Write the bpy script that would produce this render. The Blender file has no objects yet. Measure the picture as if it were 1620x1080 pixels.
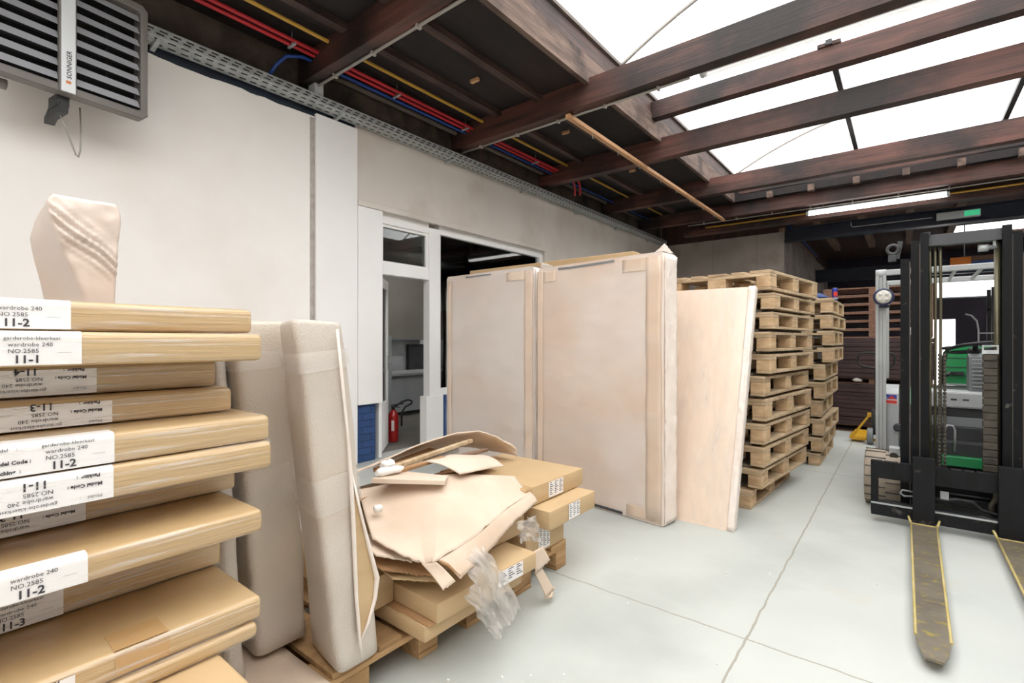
import bpy, bmesh, math, random
from mathutils import Vector, Matrix, noise
random.seed(7)
SC = bpy.context.scene
COL = SC.collection
PI = math.pi
R = math.radians

# ------------------------------------------------------------------ materials
def lin(h):
    if isinstance(h, str):
        h = h.lstrip('#'); v = [int(h[i:i+2], 16)/255 for i in (0, 2, 4)]
    else:
        v = h
    return tuple((x/12.92 if x <= .04045 else ((x+.055)/1.055)**2.4) for x in v) + (1,)

def mat(name, c1, c2=None, rough=.6, metal=0, scale=6, stretch=(1, 1, 1), bump=0, bscale=None, coat=0, coat_rough=.15,
        c3=None, scale3=3, lo3=.5, hi3=.7, detail=5, lo=.3, hi=.7, spec=.5, alpha=1, trans=0, bstretch=None):
    m = bpy.data.materials.new(name); m.use_nodes = True
    nt = m.node_tree; N = nt.nodes; L = nt.links
    b = N['Principled BSDF']
    b.inputs['Roughness'].default_value = rough
    b.inputs['Metallic'].default_value = metal
    b.inputs['Coat Weight'].default_value = coat
    b.inputs['Coat Roughness'].default_value = coat_rough
    b.inputs['Specular IOR Level'].default_value = spec
    b.inputs['Alpha'].default_value = alpha
    b.inputs['Transmission Weight'].default_value = trans
    tc = N.new('ShaderNodeTexCoord')
    oi = N.new('ShaderNodeObjectInfo')
    def noise_node(sc, st, det=detail):
        mp = N.new('ShaderNodeMapping'); mp.inputs['Scale'].default_value = st
        ad = N.new('ShaderNodeVectorMath'); ad.operation = 'ADD'
        cm = N.new('ShaderNodeCombineXYZ')
        mu = N.new('ShaderNodeMath'); mu.operation = 'MULTIPLY'; mu.inputs[1].default_value = 17.0
        L.new(oi.outputs['Random'], mu.inputs[0])
        for k in range(3): L.new(mu.outputs[0], cm.inputs[k])
        L.new(tc.outputs['Object'], mp.inputs['Vector'])
        L.new(mp.outputs[0], ad.inputs[0]); L.new(cm.outputs[0], ad.inputs[1])
        n = N.new('ShaderNodeTexNoise'); n.inputs['Scale'].default_value = sc; n.inputs['Detail'].default_value = det
        L.new(ad.outputs[0], n.inputs['Vector'])
        return n
    b.inputs['Base Color'].default_value = lin(c1)
    out = None
    if c2:
        n = noise_node(scale, stretch)
        r = N.new('ShaderNodeValToRGB')
        r.color_ramp.elements[0].position = lo; r.color_ramp.elements[0].color = lin(c1)
        r.color_ramp.elements[1].position = hi; r.color_ramp.elements[1].color = lin(c2)
        L.new(n.outputs['Fac'], r.inputs['Fac'])
        out = r.outputs['Color']
        if c3:
            n3 = noise_node(scale3, (1, 1, 1))
            r3 = N.new('ShaderNodeMapRange'); r3.inputs[1].default_value = lo3; r3.inputs[2].default_value = hi3
            L.new(n3.outputs['Fac'], r3.inputs[0])
            mx = N.new('ShaderNodeMix'); mx.data_type = 'RGBA'
            L.new(r3.outputs[0], mx.inputs['Factor']); L.new(out, mx.inputs[6]); mx.inputs[7].default_value = lin(c3)
            out = mx.outputs[2]
        L.new(out, b.inputs['Base Color'])
    if bump:
        nb = noise_node(bscale or scale*2, bstretch or stretch, 4)
        bp = N.new('ShaderNodeBump'); bp.inputs['Strength'].default_value = bump; bp.inputs['Distance'].default_value = .02
        L.new(nb.outputs['Fac'], bp.inputs['Height'])
        L.new(bp.outputs[0], b.inputs['Normal'])
        if coat: L.new(bp.outputs[0], b.inputs['Coat Normal'])
    return m

def emis(name, c, s):
    m = bpy.data.materials.new(name); m.use_nodes = True
    b = m.node_tree.nodes['Principled BSDF']
    b.inputs['Base Color'].default_value = lin(c)
    b.inputs['Emission Color'].default_value = lin(c); b.inputs['Emission Strength'].default_value = s
    return m

MT = {}
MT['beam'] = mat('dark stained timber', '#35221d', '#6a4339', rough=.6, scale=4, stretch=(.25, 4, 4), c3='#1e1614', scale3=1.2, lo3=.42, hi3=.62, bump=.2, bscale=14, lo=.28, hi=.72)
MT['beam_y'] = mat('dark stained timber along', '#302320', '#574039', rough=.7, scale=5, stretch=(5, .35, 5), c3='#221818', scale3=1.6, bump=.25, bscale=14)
MT['curb'] = mat('weathered curb board', '#4b3d37', '#7a6559', rough=.85, scale=4, stretch=(4, .5, 4), c3='#332724', scale3=2.2, bump=.4, bscale=14)
MT['ceil'] = mat('dark ceiling board', '#151112', '#221b1a', rough=.8, scale=3, stretch=(4, .4, 1), c3='#2c201e', scale3=.9, bump=.2)
MT['pine'] = mat('fresh pine', '#b9885e', '#d3a67c', rough=.65, scale=7, stretch=(5, .5, 5), bump=.08)
MT['wall'] = mat('painted plaster', '#f3efeb', '#f6f3f0', rough=.75, scale=1.4, c3='#ece6e1', scale3=.8, bump=.06, bscale=9)
MT['white'] = mat('white paint', '#efeeed', '#f4f3f2', rough=.55, scale=2, bump=.03)
MT['lintel'] = mat('beige plaster', '#d6cec6', '#dfd8d0', rough=.85, scale=1.3, c3='#ccc1b7', scale3=1.1, bump=.12, bscale=8)
MT['conc'] = mat('bare grey block', '#8a817b', '#a0968e', rough=.9, scale=2, c3='#756b65', scale3=1.7, bump=.5, bscale=10)
MT['navy'] = mat('navy paint', '#141d2b', '#1b2738', rough=.6, scale=3, bump=.2)
MT['bluebeam'] = mat('dark blue steel', '#141b2b', '#1d2739', rough=.45, scale=4, bump=.05)
MT['galv'] = mat('galvanised steel', '#a2a7a8', '#c0c4c4', rough=.45, metal=.35, scale=20)
MT['conduit'] = mat('grey conduit', '#a7a29c', rough=.5)
MT['redpipe'] = mat('red conduit', '#b3232c', rough=.4)
MT['bluepipe'] = mat('blue conduit', '#22458f', rough=.45)
MT['yelpipe'] = mat('yellow pipe paint', '#b58a2f', '#c79a3c', rough=.5, scale=4)
MT['greypipe'] = mat('old grey pipe', '#5d544e', '#6f655e', rough=.7, scale=5)
CB = dict(rough=.6, scale=5, bump=.10)
MT['card'] = mat('brown cardboard', '#b79a72', '#c6aa82', scale=4, stretch=(.6, .6, 3), rough=.62, bump=.06, bscale=16)
MT['cardfilm'] = mat('cardboard under stretch film', '#b7996d', '#c4a77c', scale=3, stretch=(1, .5, 4), rough=.5, coat=.8, coat_rough=.12, bump=.3, bscale=9, bstretch=(1, .3, 9))
MT['cardpale'] = mat('pale torn cardboard', '#cbb7a3', '#dccab8', scale=3, rough=.8, bump=.12, bscale=18, c3='#c4ad97', scale3=1.7)
MT['carddark'] = mat('folded cardboard', '#9a7450', '#b48b62', scale=4, rough=.8, bump=.12)
MT['tape'] = mat('brown packing tape', '#bb9665', rough=.3, coat=.5)
MT['bubble'] = mat('bubble wrap over beige board', '#bdb2a6', '#cdc3b8', rough=.45, scale=3, coat=.25, coat_rough=.35, bump=.22, bscale=170, c3='#c8b9a6', scale3=1.3, lo3=.5, hi3=.75)
MT['wrapped'] = mat('white film over cardboard', '#cdb5a3', '#d8c4b4', rough=.4, scale=1.2, coat=.5, coat_rough=.25, bump=.25, bscale=3, c3='#d9cfc8', scale3=1.2, lo3=.45, hi3=.75, bstretch=(1.2, 1, 2))
MT['wrapgrey'] = mat('cloudy film over cardboard', '#bfaea2', '#cbbcb1', rough=.4, scale=1.2, coat=.5, coat_rough=.25, bump=.25, bscale=3, c3='#cfc6c0', scale3=1.1, lo3=.4, hi3=.7, bstretch=(1.2, 1, 2.4))
MT['wrapend'] = mat('white padded film', '#dfd2c7', '#e9dfd6', rough=.45, scale=6, coat=.4, bump=.4, bscale=16)
MT['wraptape'] = mat('tan edge strip under film', '#d0b69f', '#d9c2ad', rough=.4, scale=4, coat=.4, coat_rough=.2, bump=.2, bscale=9)
MT['leanboard'] = mat('peach panel under film', '#dfc9b5', '#e3cfbd', rough=.4, scale=3, stretch=(9, 9, .6), coat=.5, coat_rough=.25, bump=.08, bscale=5, bstretch=(9, 9, .5))
MT['label'] = mat('white paper label', '#e9e6e4', rough=.5, coat=.3)
MT['ink'] = mat('black print', '#38343a', rough=.6)
MT['palletw'] = mat('pale pallet wood', '#a88f6f', '#cfb899', rough=.8, scale=5, stretch=(1, 6, 6), c3='#8d7558', scale3=2.5, lo3=.5, hi3=.8, bump=.25, bscale=12)
MT['palletb'] = mat('pallet block wood', '#b4946d', '#d3b692', rough=.8, scale=6, stretch=(2, 1, 4), c3='#927254', scale3=4, lo3=.55, hi3=.8, bump=.25)
MT['palletor'] = mat('orange pallet wood', '#a58258', '#c19d71', rough=.8, scale=5, stretch=(1, 6, 6), c3='#8d6c48', scale3=3, bump=.25)
MT['palletdust'] = mat('dusty grey pallet wood', '#5d544b', '#7b7063', rough=.9, scale=5, stretch=(1, 6, 6), bump=.25)
MT['palletdk'] = mat('red brown pallet wood', '#6a4a3b', '#856453', rough=.8, scale=5, stretch=(1, 6, 6), bump=.25)
MT['brown'] = mat('dark brown sheet', '#2b191a', '#3c2526', rough=.6, scale=4, bump=.1)
MT['film'] = mat('clear crumpled film', '#d8d2cb', rough=.2, coat=.6, alpha=.45, bump=.5, bscale=25)
MT['filmtop'] = mat('white film', '#efeae6', rough=.3, coat=.6, alpha=.85, bump=.5, bscale=25)
MT['fork_blk'] = mat('worn black steel', '#0a0b0d', '#141519', rough=.48, spec=.25, scale=6, stretch=(4, 4, .5), c3='#6a6560', scale3=9, lo3=.64, hi3=.8, bump=.1)
MT['mast'] = mat('black mast steel', '#07080a', '#0f1114', rough=.45, spec=.2, scale=5, stretch=(6, 6, .4), c3='#77746e', scale3=13, lo3=.68, hi3=.82)
MT['forkblade'] = mat('worn fork blade', '#6e6558', '#8a8172', rough=.4, metal=.45, scale=5, stretch=(1, 1, 1), c3='#a3934d', scale3=24, lo3=.56, hi3=.70, bump=.2)
MT['forkedge'] = mat('yellow fork edge', '#b09d5c', '#c6b57c', rough=.5, scale=8)
MT['silver'] = mat('silver grey paint', '#9fa2a2', '#b0b3b3', rough=.4, metal=.15, scale=4)
MT['ltgrey'] = mat('light grey panel', '#a4a7a9', '#b3b6b8', rough=.45, scale=3)
MT['midgrey'] = mat('mid grey plastic', '#6d7174', '#7d8184', rough=.5, scale=3)
MT['dkgrey'] = mat('dark grey plastic', '#2c2d30', '#3a3b3e', rough=.5, scale=4)
MT['black'] = mat('black rubber', '#141416', rough=.5)
MT['green'] = mat('green paint', '#1c8a4c', '#23995a', rough=.35, scale=3, coat=.4)
MT['tyre'] = mat('tan cushion tyre', '#94887a', '#a99c8c', rough=.8, scale=6, bump=.3)
MT['olive'] = mat('oily olive rod', '#57523f', '#6d6750', rough=.35, metal=.4, scale=5)
MT['chain'] = mat('greasy chain', '#332f29', '#4f493e', rough=.5, metal=.3, scale=15)
MT['yellow'] = mat('yellow machine paint', '#cf9a1e', '#dca92c', rough=.4, scale=5)
MT['heatcase'] = mat('grey brown heater casing', '#716c68', '#7c7773', rough=.5, scale=3, bump=.04)
MT['louvre'] = mat('silver louvre', '#b4b5ba', rough=.4, metal=.1)
MT['strip'] = mat('white heater strip', '#dde1e4', rough=.3)
MT['orangeprint'] = mat('orange print', '#d77b45', rough=.5)
MT['glass'] = None
MT['red'] = mat('red extinguisher', '#b3201f', rough=.3, coat=.5)
MT['bluecloth'] = mat('blue cloth', '#1d2f5e', '#2b4379', rough=.8, scale=8, bump=.4)
MT['whitecloth'] = mat('white cloth', '#d5d6dc', rough=.8)
MT['seam'] = mat('grey cracked seam', '#a39b94', '#bdb6af', rough=.9, scale=14)
MT['stone'] = mat('old dark masonry', '#3a322d', '#564a42', rough=.9, scale=5, c3='#27211f', scale3=3, bump=.5)
MT['canblue'] = mat('blue can', '#26348c', rough=.25, metal=.4)
MT['orange'] = mat('orange panel', '#e8822c', rough=.5)
MT['darkwall'] = mat('dark purple grey wall', '#2f2933', '#3a333f', rough=.8, scale=2)
MT['office'] = mat('office grey wall', '#8d8983', '#98948e', rough=.8, scale=2)
MT['officefl'] = mat('office floor', '#6f6a65', '#7a756f', rough=.6, scale=3)
MT['officeceil'] = mat('office ceiling', '#77746f', rough=.8)
MT['darkroof'] = mat('brown roof boards', '#3a2620', '#4d342b', rough=.8, scale=3, stretch=(4, .4, 1), bump=.2)
MT['rafter'] = mat('pale rafters', '#6d5546', '#8a6f5c', rough=.8, scale=4, stretch=(4, .4, 4))
MT['foam'] = mat('white foam', '#e6e4df', rough=.8)
MT['navyhead'] = mat('navy lamp rim', '#27304f', rough=.4)
MT['signblue'] = mat('sticker blue', '#27449a', rough=.4)
MT['signred'] = mat('sticker red', '#c8322e', rough=.4)
MT['tubelit'] = emis('lit tube diffuser', '#f4f2ee', 2.5)
MT['officetube'] = emis('lit office tube', '#f6f4ee', 30)
MT['tubeoff'] = mat('clear tube diffuser', '#eeeeec', rough=.3, alpha=.6)
MT['exitgreen'] = emis('lit green sign face', '#3db884', .16)
MT['lens'] = emis('headlamp lens', '#c9c6bd', .03)

def mk_glass():
    m = bpy.data.materials.new('window glass'); m.use_nodes = True
    nt = m.node_tree; N = nt.nodes; L = nt.links
    N.remove(N['Principled BSDF'])
    t = N.new('ShaderNodeBsdfTransparent'); t.inputs[0].default_value = (.8, .82, .82, 1)
    g = N.new('ShaderNodeBsdfGlossy'); g.inputs['Roughness'].default_value = .02
    f = N.new('ShaderNodeFresnel'); f.inputs['IOR'].default_value = 1.45
    x = N.new('ShaderNodeMixShader')
    L.new(f.outputs[0], x.inputs[0]); L.new(t.outputs[0], x.inputs[1]); L.new(g.outputs[0], x.inputs[2])
    L.new(x.outputs[0], N['Material Output'].inputs[0])
    return m
MT['glass'] = mk_glass()

def mk_streak(name, st, rot, amax, lo, hi, sc=6, det=4, bmp=.5):
    """clear stretch film whose creases, haze and white streaks run along one direction"""
    m = bpy.data.materials.new(name); m.use_nodes = True
    nt = m.node_tree; N = nt.nodes; L = nt.links; b = N['Principled BSDF']
    b.inputs['Base Color'].default_value = lin('#efeae5'); b.inputs['Roughness'].default_value = .22
    b.inputs['Coat Weight'].default_value = .6
    tc = N.new('ShaderNodeTexCoord'); mp = N.new('ShaderNodeMapping'); mp.inputs['Scale'].default_value = st; mp.inputs['Rotation'].default_value = rot
    n = N.new('ShaderNodeTexNoise'); n.inputs['Scale'].default_value = sc; n.inputs['Detail'].default_value = det
    n.inputs['Distortion'].default_value = .3
    L.new(tc.outputs['Object'], mp.inputs[0]); L.new(mp.outputs[0], n.inputs['Vector'])
    r = N.new('ShaderNodeMapRange'); r.inputs[1].default_value = lo; r.inputs[2].default_value = hi; r.inputs[3].default_value = .02; r.inputs[4].default_value = amax
    L.new(n.outputs['Fac'], r.inputs[0]); L.new(r.outputs[0], b.inputs['Alpha'])
    bp = N.new('ShaderNodeBump'); bp.inputs['Strength'].default_value = bmp; bp.inputs['Distance'].default_value = .01
    L.new(n.outputs['Fac'], bp.inputs['Height']); L.new(bp.outputs[0], b.inputs['Normal']); L.new(bp.outputs[0], b.inputs['Coat Normal'])
    return m
MT['streak'] = mk_streak('stretch film creases and painted glare', (1, .35, 14), (0, 0, 0), .6, .52, .74)  # creased film; white streaks in its opacity stand in for glare
MT['streakdiag'] = mk_streak('film creases, slanted', (1.0, 1.0, 3.2), (0, R(24), R(5)), .30, .42, .80, 1.5, 1.5, .12)
MT['haze'] = mk_streak('cloudy film', (1, 1, 2.5), (0, R(-18), 0), .32, .35, .75, 1.3, 1.5, .12)
MT['streakv'] = mk_streak('film creases, upright', (8, 8, .35), (0, R(2), 0), .35, .45, .80, 1.6, 1, .0)
def mk_poly():
    m = bpy.data.materials.new('skylight sheet'); m.use_nodes = True
    nt = m.node_tree; N = nt.nodes; L = nt.links
    N.remove(N['Principled BSDF'])
    t = N.new('ShaderNodeBsdfTransparent'); t.inputs[0].default_value = (.92, .93, .93, 1)
    g = N.new('ShaderNodeBsdfTranslucent'); g.inputs[0].default_value = (.9, .9, .9, 1)
    x = N.new('ShaderNodeMixShader'); x.inputs[0].default_value = .25
    L.new(t.outputs[0], x.inputs[1]); L.new(g.outputs[0], x.inputs[2])
    L.new(x.outputs[0], N['Material Output'].inputs[0])
    return m
MT['poly'] = mk_poly()

def mk_floor():
    m = mat('sealed concrete floor', '#b3b7b3', '#c0c3be', rough=.5, scale=1.1, c3='#a5a9a5', scale3=1.6, lo3=.5, hi3=.8, bump=.03, bscale=12)
    nt = m.node_tree; N = nt.nodes; L = nt.links
    b = N['Principled BSDF']
    src = b.inputs['Base Color'].links[0].from_socket
    tc = N.new('ShaderNodeTexCoord'); sx = N.new('ShaderNodeSeparateXYZ'); L.new(tc.outputs['Object'], sx.inputs[0])
    nz = N.new('ShaderNodeTexNoise'); nz.inputs['Scale'].default_value = 9; L.new(tc.outputs['Object'], nz.inputs['Vector'])
    masks = []
    def line(axis, pos, w):
        a = N.new('ShaderNodeMath'); a.operation = 'ADD'; a.inputs[1].default_value = -pos
        L.new(sx.outputs[axis], a.inputs[0])
        j = N.new('ShaderNodeMath'); j.operation = 'MULTIPLY_ADD'; j.inputs[1].default_value = .02
        L.new(nz.outputs['Fac'], j.inputs[0]); L.new(a.outputs[0], j.inputs[2])
        k = N.new('ShaderNodeMath'); k.operation = 'ADD'; k.inputs[1].default_value = -.01; L.new(j.outputs[0], k.inputs[0])
        ab = N.new('ShaderNodeMath'); ab.operation = 'ABSOLUTE'; L.new(k.outputs[0], ab.inputs[0])
        lt = N.new('ShaderNodeMath'); lt.operation = 'LESS_THAN'; lt.inputs[1].default_value = w; L.new(ab.outputs[0], lt.inputs[0])
        return lt.outputs[0]
    fac = None
    for ax, p, w in ((0, -.525, .0048), (1, 2.24, .0045), (1, 5.55, .004), (1, 8.9, .005), (1, -1.1, .005), (0, 3.4, .005)):
        s = line(ax, p, w)
        if fac is None: fac = s
        else:
            mx = N.new('ShaderNodeMath'); mx.operation = 'MAXIMUM'; L.new(fac, mx.inputs[0]); L.new(s, mx.inputs[1]); fac = mx.outputs[0]
    sc = N.new('ShaderNodeMath'); sc.operation = 'MULTIPLY'; sc.inputs[1].default_value = .75; L.new(fac, sc.inputs[0])
    mx = N.new('ShaderNodeMix'); mx.data_type = 'RGBA'; L.new(sc.outputs[0], mx.inputs['Factor'])
    L.new(src, mx.inputs[6]); mx.inputs[7].default_value = lin('#8d8677')
    # faint brown stains
    n2 = N.new('ShaderNodeTexNoise'); n2.inputs['Scale'].default_value = 2.3; n2.inputs['Detail'].default_value = 6; L.new(tc.outputs['Object'], n2.inputs['Vector'])
    r2 = N.new('ShaderNodeMapRange'); r2.inputs[1].default_value = .62; r2.inputs[2].default_value = .78; r2.inputs[4].default_value = .45; L.new(n2.outputs['Fac'], r2.inputs[0])
    m2 = N.new('ShaderNodeMix'); m2.data_type = 'RGBA'; L.new(r2.outputs[0], m2.inputs['Factor']); L.new(mx.outputs[2], m2.inputs[6]); m2.inputs[7].default_value = lin('#b8aa98')
    L.new(m2.outputs[2], b.inputs['Base Color'])
    return m
MT['floor'] = mk_floor()

def mk_brick():
    m = mat('blue painted brick', '#1f3a78', '#2c4a8c', rough=.5, scale=5, bump=.1)
    nt = m.node_tree; N = nt.nodes; L = nt.links
    b = N['Principled BSDF']
    tc = N.new('ShaderNodeTexCoord'); mp = N.new('ShaderNodeMapping'); mp.inputs['Rotation'].default_value = (0, R(90), R(90))
    sx = N.new('ShaderNodeSeparateXYZ'); cx = N.new('ShaderNodeCombineXYZ')
    L.new(tc.outputs['Object'], sx.inputs[0]); L.new(sx.outputs[1], cx.inputs[0]); L.new(sx.outputs[2], cx.inputs[1])
    br = N.new('ShaderNodeTexBrick'); br.inputs['Scale'].default_value = 1; br.inputs['Brick Width'].default_value = .21
    br.inputs['Row Height'].default_value = .072; br.inputs['Mortar Size'].default_value = .006
    br.inputs['Color1'].default_value = lin('#2f4f80'); br.inputs['Color2'].default_value = lin('#2a4775'); br.inputs['Mortar'].default_value = lin('#213a63')
    L.new(cx.outputs[0], br.inputs['Vector']); L.new(br.outputs['Color'], b.inputs['Base Color'])
    bp = N.new('ShaderNodeBump'); bp.inputs['Strength'].default_value = .8; bp.inputs['Distance'].default_value = .02; bp.invert = True
    L.new(br.outputs['Fac'], bp.inputs['Height']); L.new(bp.outputs[0], b.inputs['Normal'])
    return m
MT['brick'] = mk_brick()

# ------------------------------------------------------------------ mesh builder
class M:
    def __init__(s):
        s.bm = bmesh.new()
    def _mi(s, faces, mi):
        for f in faces: f.material_index = mi
    def box(s, a, b, mi=0, bev=0, seg=2):
        t = bmesh.new()
        x0, y0, z0 = (min(a[i], b[i]) for i in range(3)); x1, y1, z1 = (max(a[i], b[i]) for i in range(3))
        bmesh.ops.create_cube(t, size=1)
        bmesh.ops.scale(t, vec=(x1-x0, y1-y0, z1-z0), verts=t.verts)
        bmesh.ops.translate(t, vec=((x0+x1)/2, (y0+y1)/2, (z0+z1)/2), verts=t.verts)
        if bev: bmesh.ops.bevel(t, geom=t.edges[:], offset=bev, segments=seg, affect='EDGES', profile=.5)
        return s.merge(t, mi)
    def merge(s, t, mi=0, mtx=None):
        vm = {}
        out = []
        for v in t.verts:
            vm[v] = s.bm.verts.new(mtx @ v.co if mtx else v.co); out.append(vm[v])
        for f in t.faces:
            try:
                nf = s.bm.faces.new([vm[v] for v in f.verts]); nf.material_index = mi; nf.smooth = f.smooth
            except ValueError: pass
        t.free()
        return out
    def obox(s, c, size, rot=(0, 0, 0), mi=0, bev=0, seg=2):
        vs = s.box((-size[0]/2, -size[1]/2, -size[2]/2), (size[0]/2, size[1]/2, size[2]/2), mi, bev, seg)
        from mathutils import Euler
        mx = Matrix.Translation(c) @ Euler(rot).to_matrix().to_4x4()
        for v in vs: v.co = mx @ v.co
        return vs
    def bar(s, p, q, w, h, mi=0, bev=0, up=(0, 0, 1)):
        p, q = Vector(p), Vector(q); d = q-p; l = d.length; z = d.normalized(); u = Vector(up)
        if abs(z.dot(u)) > .99: u = Vector((1, 0, 0))
        x = u.cross(z).normalized(); y = z.cross(x)
        vs = s.box((-w/2, -h/2, 0), (w/2, h/2, l), mi, bev)
        for v in vs: v.co = p + x*v.co.x + y*v.co.y + z*v.co.z
        return vs
    def tube(s, pts, r, n=8, mi=0, closed=False, cap=True):
        pts = [Vector(p) for p in pts]; rings = []
        up = None
        k = len(pts)
        for i, p in enumerate(pts):
            a = pts[i-1] if (i > 0 or closed) else p
            b = pts[(i+1) % k] if (i < k-1 or closed) else p
            t = (b-a).normalized()
            if up is None:
                up = Vector((0, 0, 1)) if abs(t.z) < .9 else Vector((1, 0, 0))
            x = t.cross(up).normalized(); y = x.cross(t).normalized(); up = y
            rr = r[i] if isinstance(r, (list, tuple)) else r
            rings.append([s.bm.verts.new(p + x*math.cos(2*PI*j/n)*rr + y*math.sin(2*PI*j/n)*rr) for j in range(n)])
        fs = []
        for i in range(k if closed else k-1):
            A, B = rings[i], rings[(i+1) % k]
            for j in range(n):
                f = s.bm.faces.new((A[j], A[(j+1) % n], B[(j+1) % n], B[j])); f.smooth = True; f.material_index = mi
        if cap and not closed:
            f = s.bm.faces.new(rings[0][::-1]); f.material_index = mi
            f = s.bm.faces.new(rings[-1]); f.material_index = mi
    def lathe(s, prof, c=(0, 0, 0), axis='z', n=20, mi=0):
        rings = []
        for r, h in prof:
            ring = []
            for j in range(n):
                a = 2*PI*j/n; u, v = r*math.cos(a), r*math.sin(a)
                p = (u, v, h) if axis == 'z' else (h, u, v) if axis == 'x' else (u, h, v)
                ring.append(s.bm.verts.new((c[0]+p[0], c[1]+p[1], c[2]+p[2])))
            rings.append(ring)
        for A, B in zip(rings, rings[1:]):
            for j in range(n):
                f = s.bm.faces.new((A[j], A[(j+1) % n], B[(j+1) % n], B[j])); f.smooth = True; f.material_index = mi
        for rg in (rings[0][::-1], rings[-1]):
            try:
                f = s.bm.faces.new(rg); f.material_index = mi
            except ValueError: pass
    def prism(s, poly, axis, a, b, mi=0):
        # poly of 2D points; axis 'x': (y,z), 'y': (x,z), 'z': (x,y)
        def P3(p, h): return (h, p[0], p[1]) if axis == 'x' else (p[0], h, p[1]) if axis == 'y' else (p[0], p[1], h)
        A = [s.bm.verts.new(P3(p, a)) for p in poly]; B = [s.bm.verts.new(P3(p, b)) for p in poly]
        n = len(poly)
        for f in (A[::-1], B): s.bm.faces.new(f).material_index = mi
        for i in range(n): s.bm.faces.new((A[i], A[(i+1) % n], B[(i+1) % n], B[i])).material_index = mi
    def quad(s, *ps, mi=0):
        f = s.bm.faces.new([s.bm.verts.new(p) for p in ps]); f.material_index = mi
    def grid(s, fn, nu, nv, mi=0, thick=0, smooth=True):
        top = [[s.bm.verts.new(fn(i/nu, j/nv)) for j in range(nv+1)] for i in range(nu+1)]
        fs = []
        for i in range(nu):
            for j in range(nv):
                f = s.bm.faces.new((top[i][j], top[i+1][j], top[i+1][j+1], top[i][j+1])); f.smooth = smooth; f.material_index = mi; fs.append(f)
        if thick:
            s.bm.normal_update()
            bot = [[s.bm.verts.new(v.co - v.normal*thick) for v in row] for row in top]
            for i in range(nu):
                for j in range(nv):
                    f = s.bm.faces.new((bot[i][j], bot[i][j+1], bot[i+1][j+1], bot[i+1][j])); f.smooth = smooth; f.material_index = mi
            def side(a, b, c, d): s.bm.faces.new((a, b, c, d)).material_index = mi
            for i in range(nu):
                side(top[i][0], bot[i][0], bot[i+1][0], top[i+1][0]); side(top[i+1][nv], bot[i+1][nv], bot[i][nv], top[i][nv])
            for j in range(nv):
                side(top[0][j+1], bot[0][j+1], bot[0][j], top[0][j]); side(top[nu][j], bot[nu][j], bot[nu][j+1], top[nu][j+1])
    def loft(s, secs, mi=0, smooth=True, cap=True):
        rings = [[s.bm.verts.new(p) for p in sec] for sec in secs]
        n = len(rings[0])
        for A, B in zip(rings, rings[1:]):
            for j in range(n):
                f = s.bm.faces.new((A[j], A[(j+1) % n], B[(j+1) % n], B[j])); f.smooth = smooth; f.material_index = mi
        if cap:
            for rg in (rings[0][::-1], rings[-1]):
                f = s.bm.faces.new(rg); f.material_index = mi; f.smooth = smooth
    def jitter(s, amp, sc=4, seed=0):
        for v in s.bm.verts:
            p = v.co*sc + Vector((seed*3.1, seed*1.7, seed))
            v.co += noise.noise_vector(p)*amp
    def mesh(s, name, mats, smooth_angle=None, recalc=True):
        if recalc: bmesh.ops.recalc_face_normals(s.bm, faces=s.bm.faces[:])
        me = bpy.data.meshes.new(name); s.bm.to_mesh(me); s.bm.free()
        for m in (mats if isinstance(mats, (list, tuple)) else [mats]): me.materials.append(MT[m] if isinstance(m, str) else m)
        if smooth_angle:
            for p in me.polygons: p.use_smooth = True
            me.set_sharp_from_angle(angle=R(smooth_angle))
        return me

XF = {}
def thing(name, label, cat, loc=(0, 0, 0), rot=0, group=None):
    o = bpy.data.objects.new(name, None); COL.objects.link(o); o.empty_display_size = .1
    o.location = loc; o.rotation_euler = (0, 0, rot)
    XF[o.name] = Matrix.Translation(loc) @ Matrix.Rotation(rot, 4, 'Z')
    o['label'] = label; o['category'] = cat
    if group: o['group'] = group
    return o
def part(name, m, mats, parent, world=True, label=None, smooth=None):
    """a part; its mesh is given in world coordinates (world) or in its thing's own"""
    me = m if isinstance(m, bpy.types.Mesh) else m.mesh(name, mats, smooth)
    o = bpy.data.objects.new(name, me); COL.objects.link(o)
    top = XF.get(parent.name, Matrix.Identity(4))
    if world: me.transform(top.inverted())
    if not len(me.vertices): c = Vector((0, 0, 0))
    o.parent = parent
    XF[o.name] = top.copy()
    if label: o['label'] = label
    return o
def solo(name, m, mats, label, cat, group=None, smooth=None):
    me = m.mesh(name, mats, smooth)
    xs = [v.co for v in me.vertices]
    c = Vector(((min(p.x for p in xs)+max(p.x for p in xs))/2, (min(p.y for p in xs)+max(p.y for p in xs))/2, min(p.z for p in xs)))
    me.transform(Matrix.Translation(-c))
    o = bpy.data.objects.new(name, me); COL.objects.link(o); o.location = c
    XF[o.name] = Matrix.Translation(c)
    o['label'] = label; o['category'] = cat
    if group: o['group'] = group
    return o
def struct(name, m, mats, smooth=None, parent=None):
    me = m.mesh(name, mats, smooth)
    o = bpy.data.objects.new(name, me); COL.objects.link(o)
    XF[o.name] = Matrix.Identity(4)
    if parent: o.parent = parent
    else: o['kind'] = 'structure'
    return o
def copy_tree(o, parent=None):
    c = o.copy(); COL.objects.link(c)
    if parent: c.parent = parent
    for ch in list(o.children): copy_tree(ch, c)
    return c
ORD = ['bottom', 'second', 'third', 'fourth', 'fifth', 'sixth', 'seventh', 'eighth', 'ninth', 'tenth', 'eleventh', 'twelfth']

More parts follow.
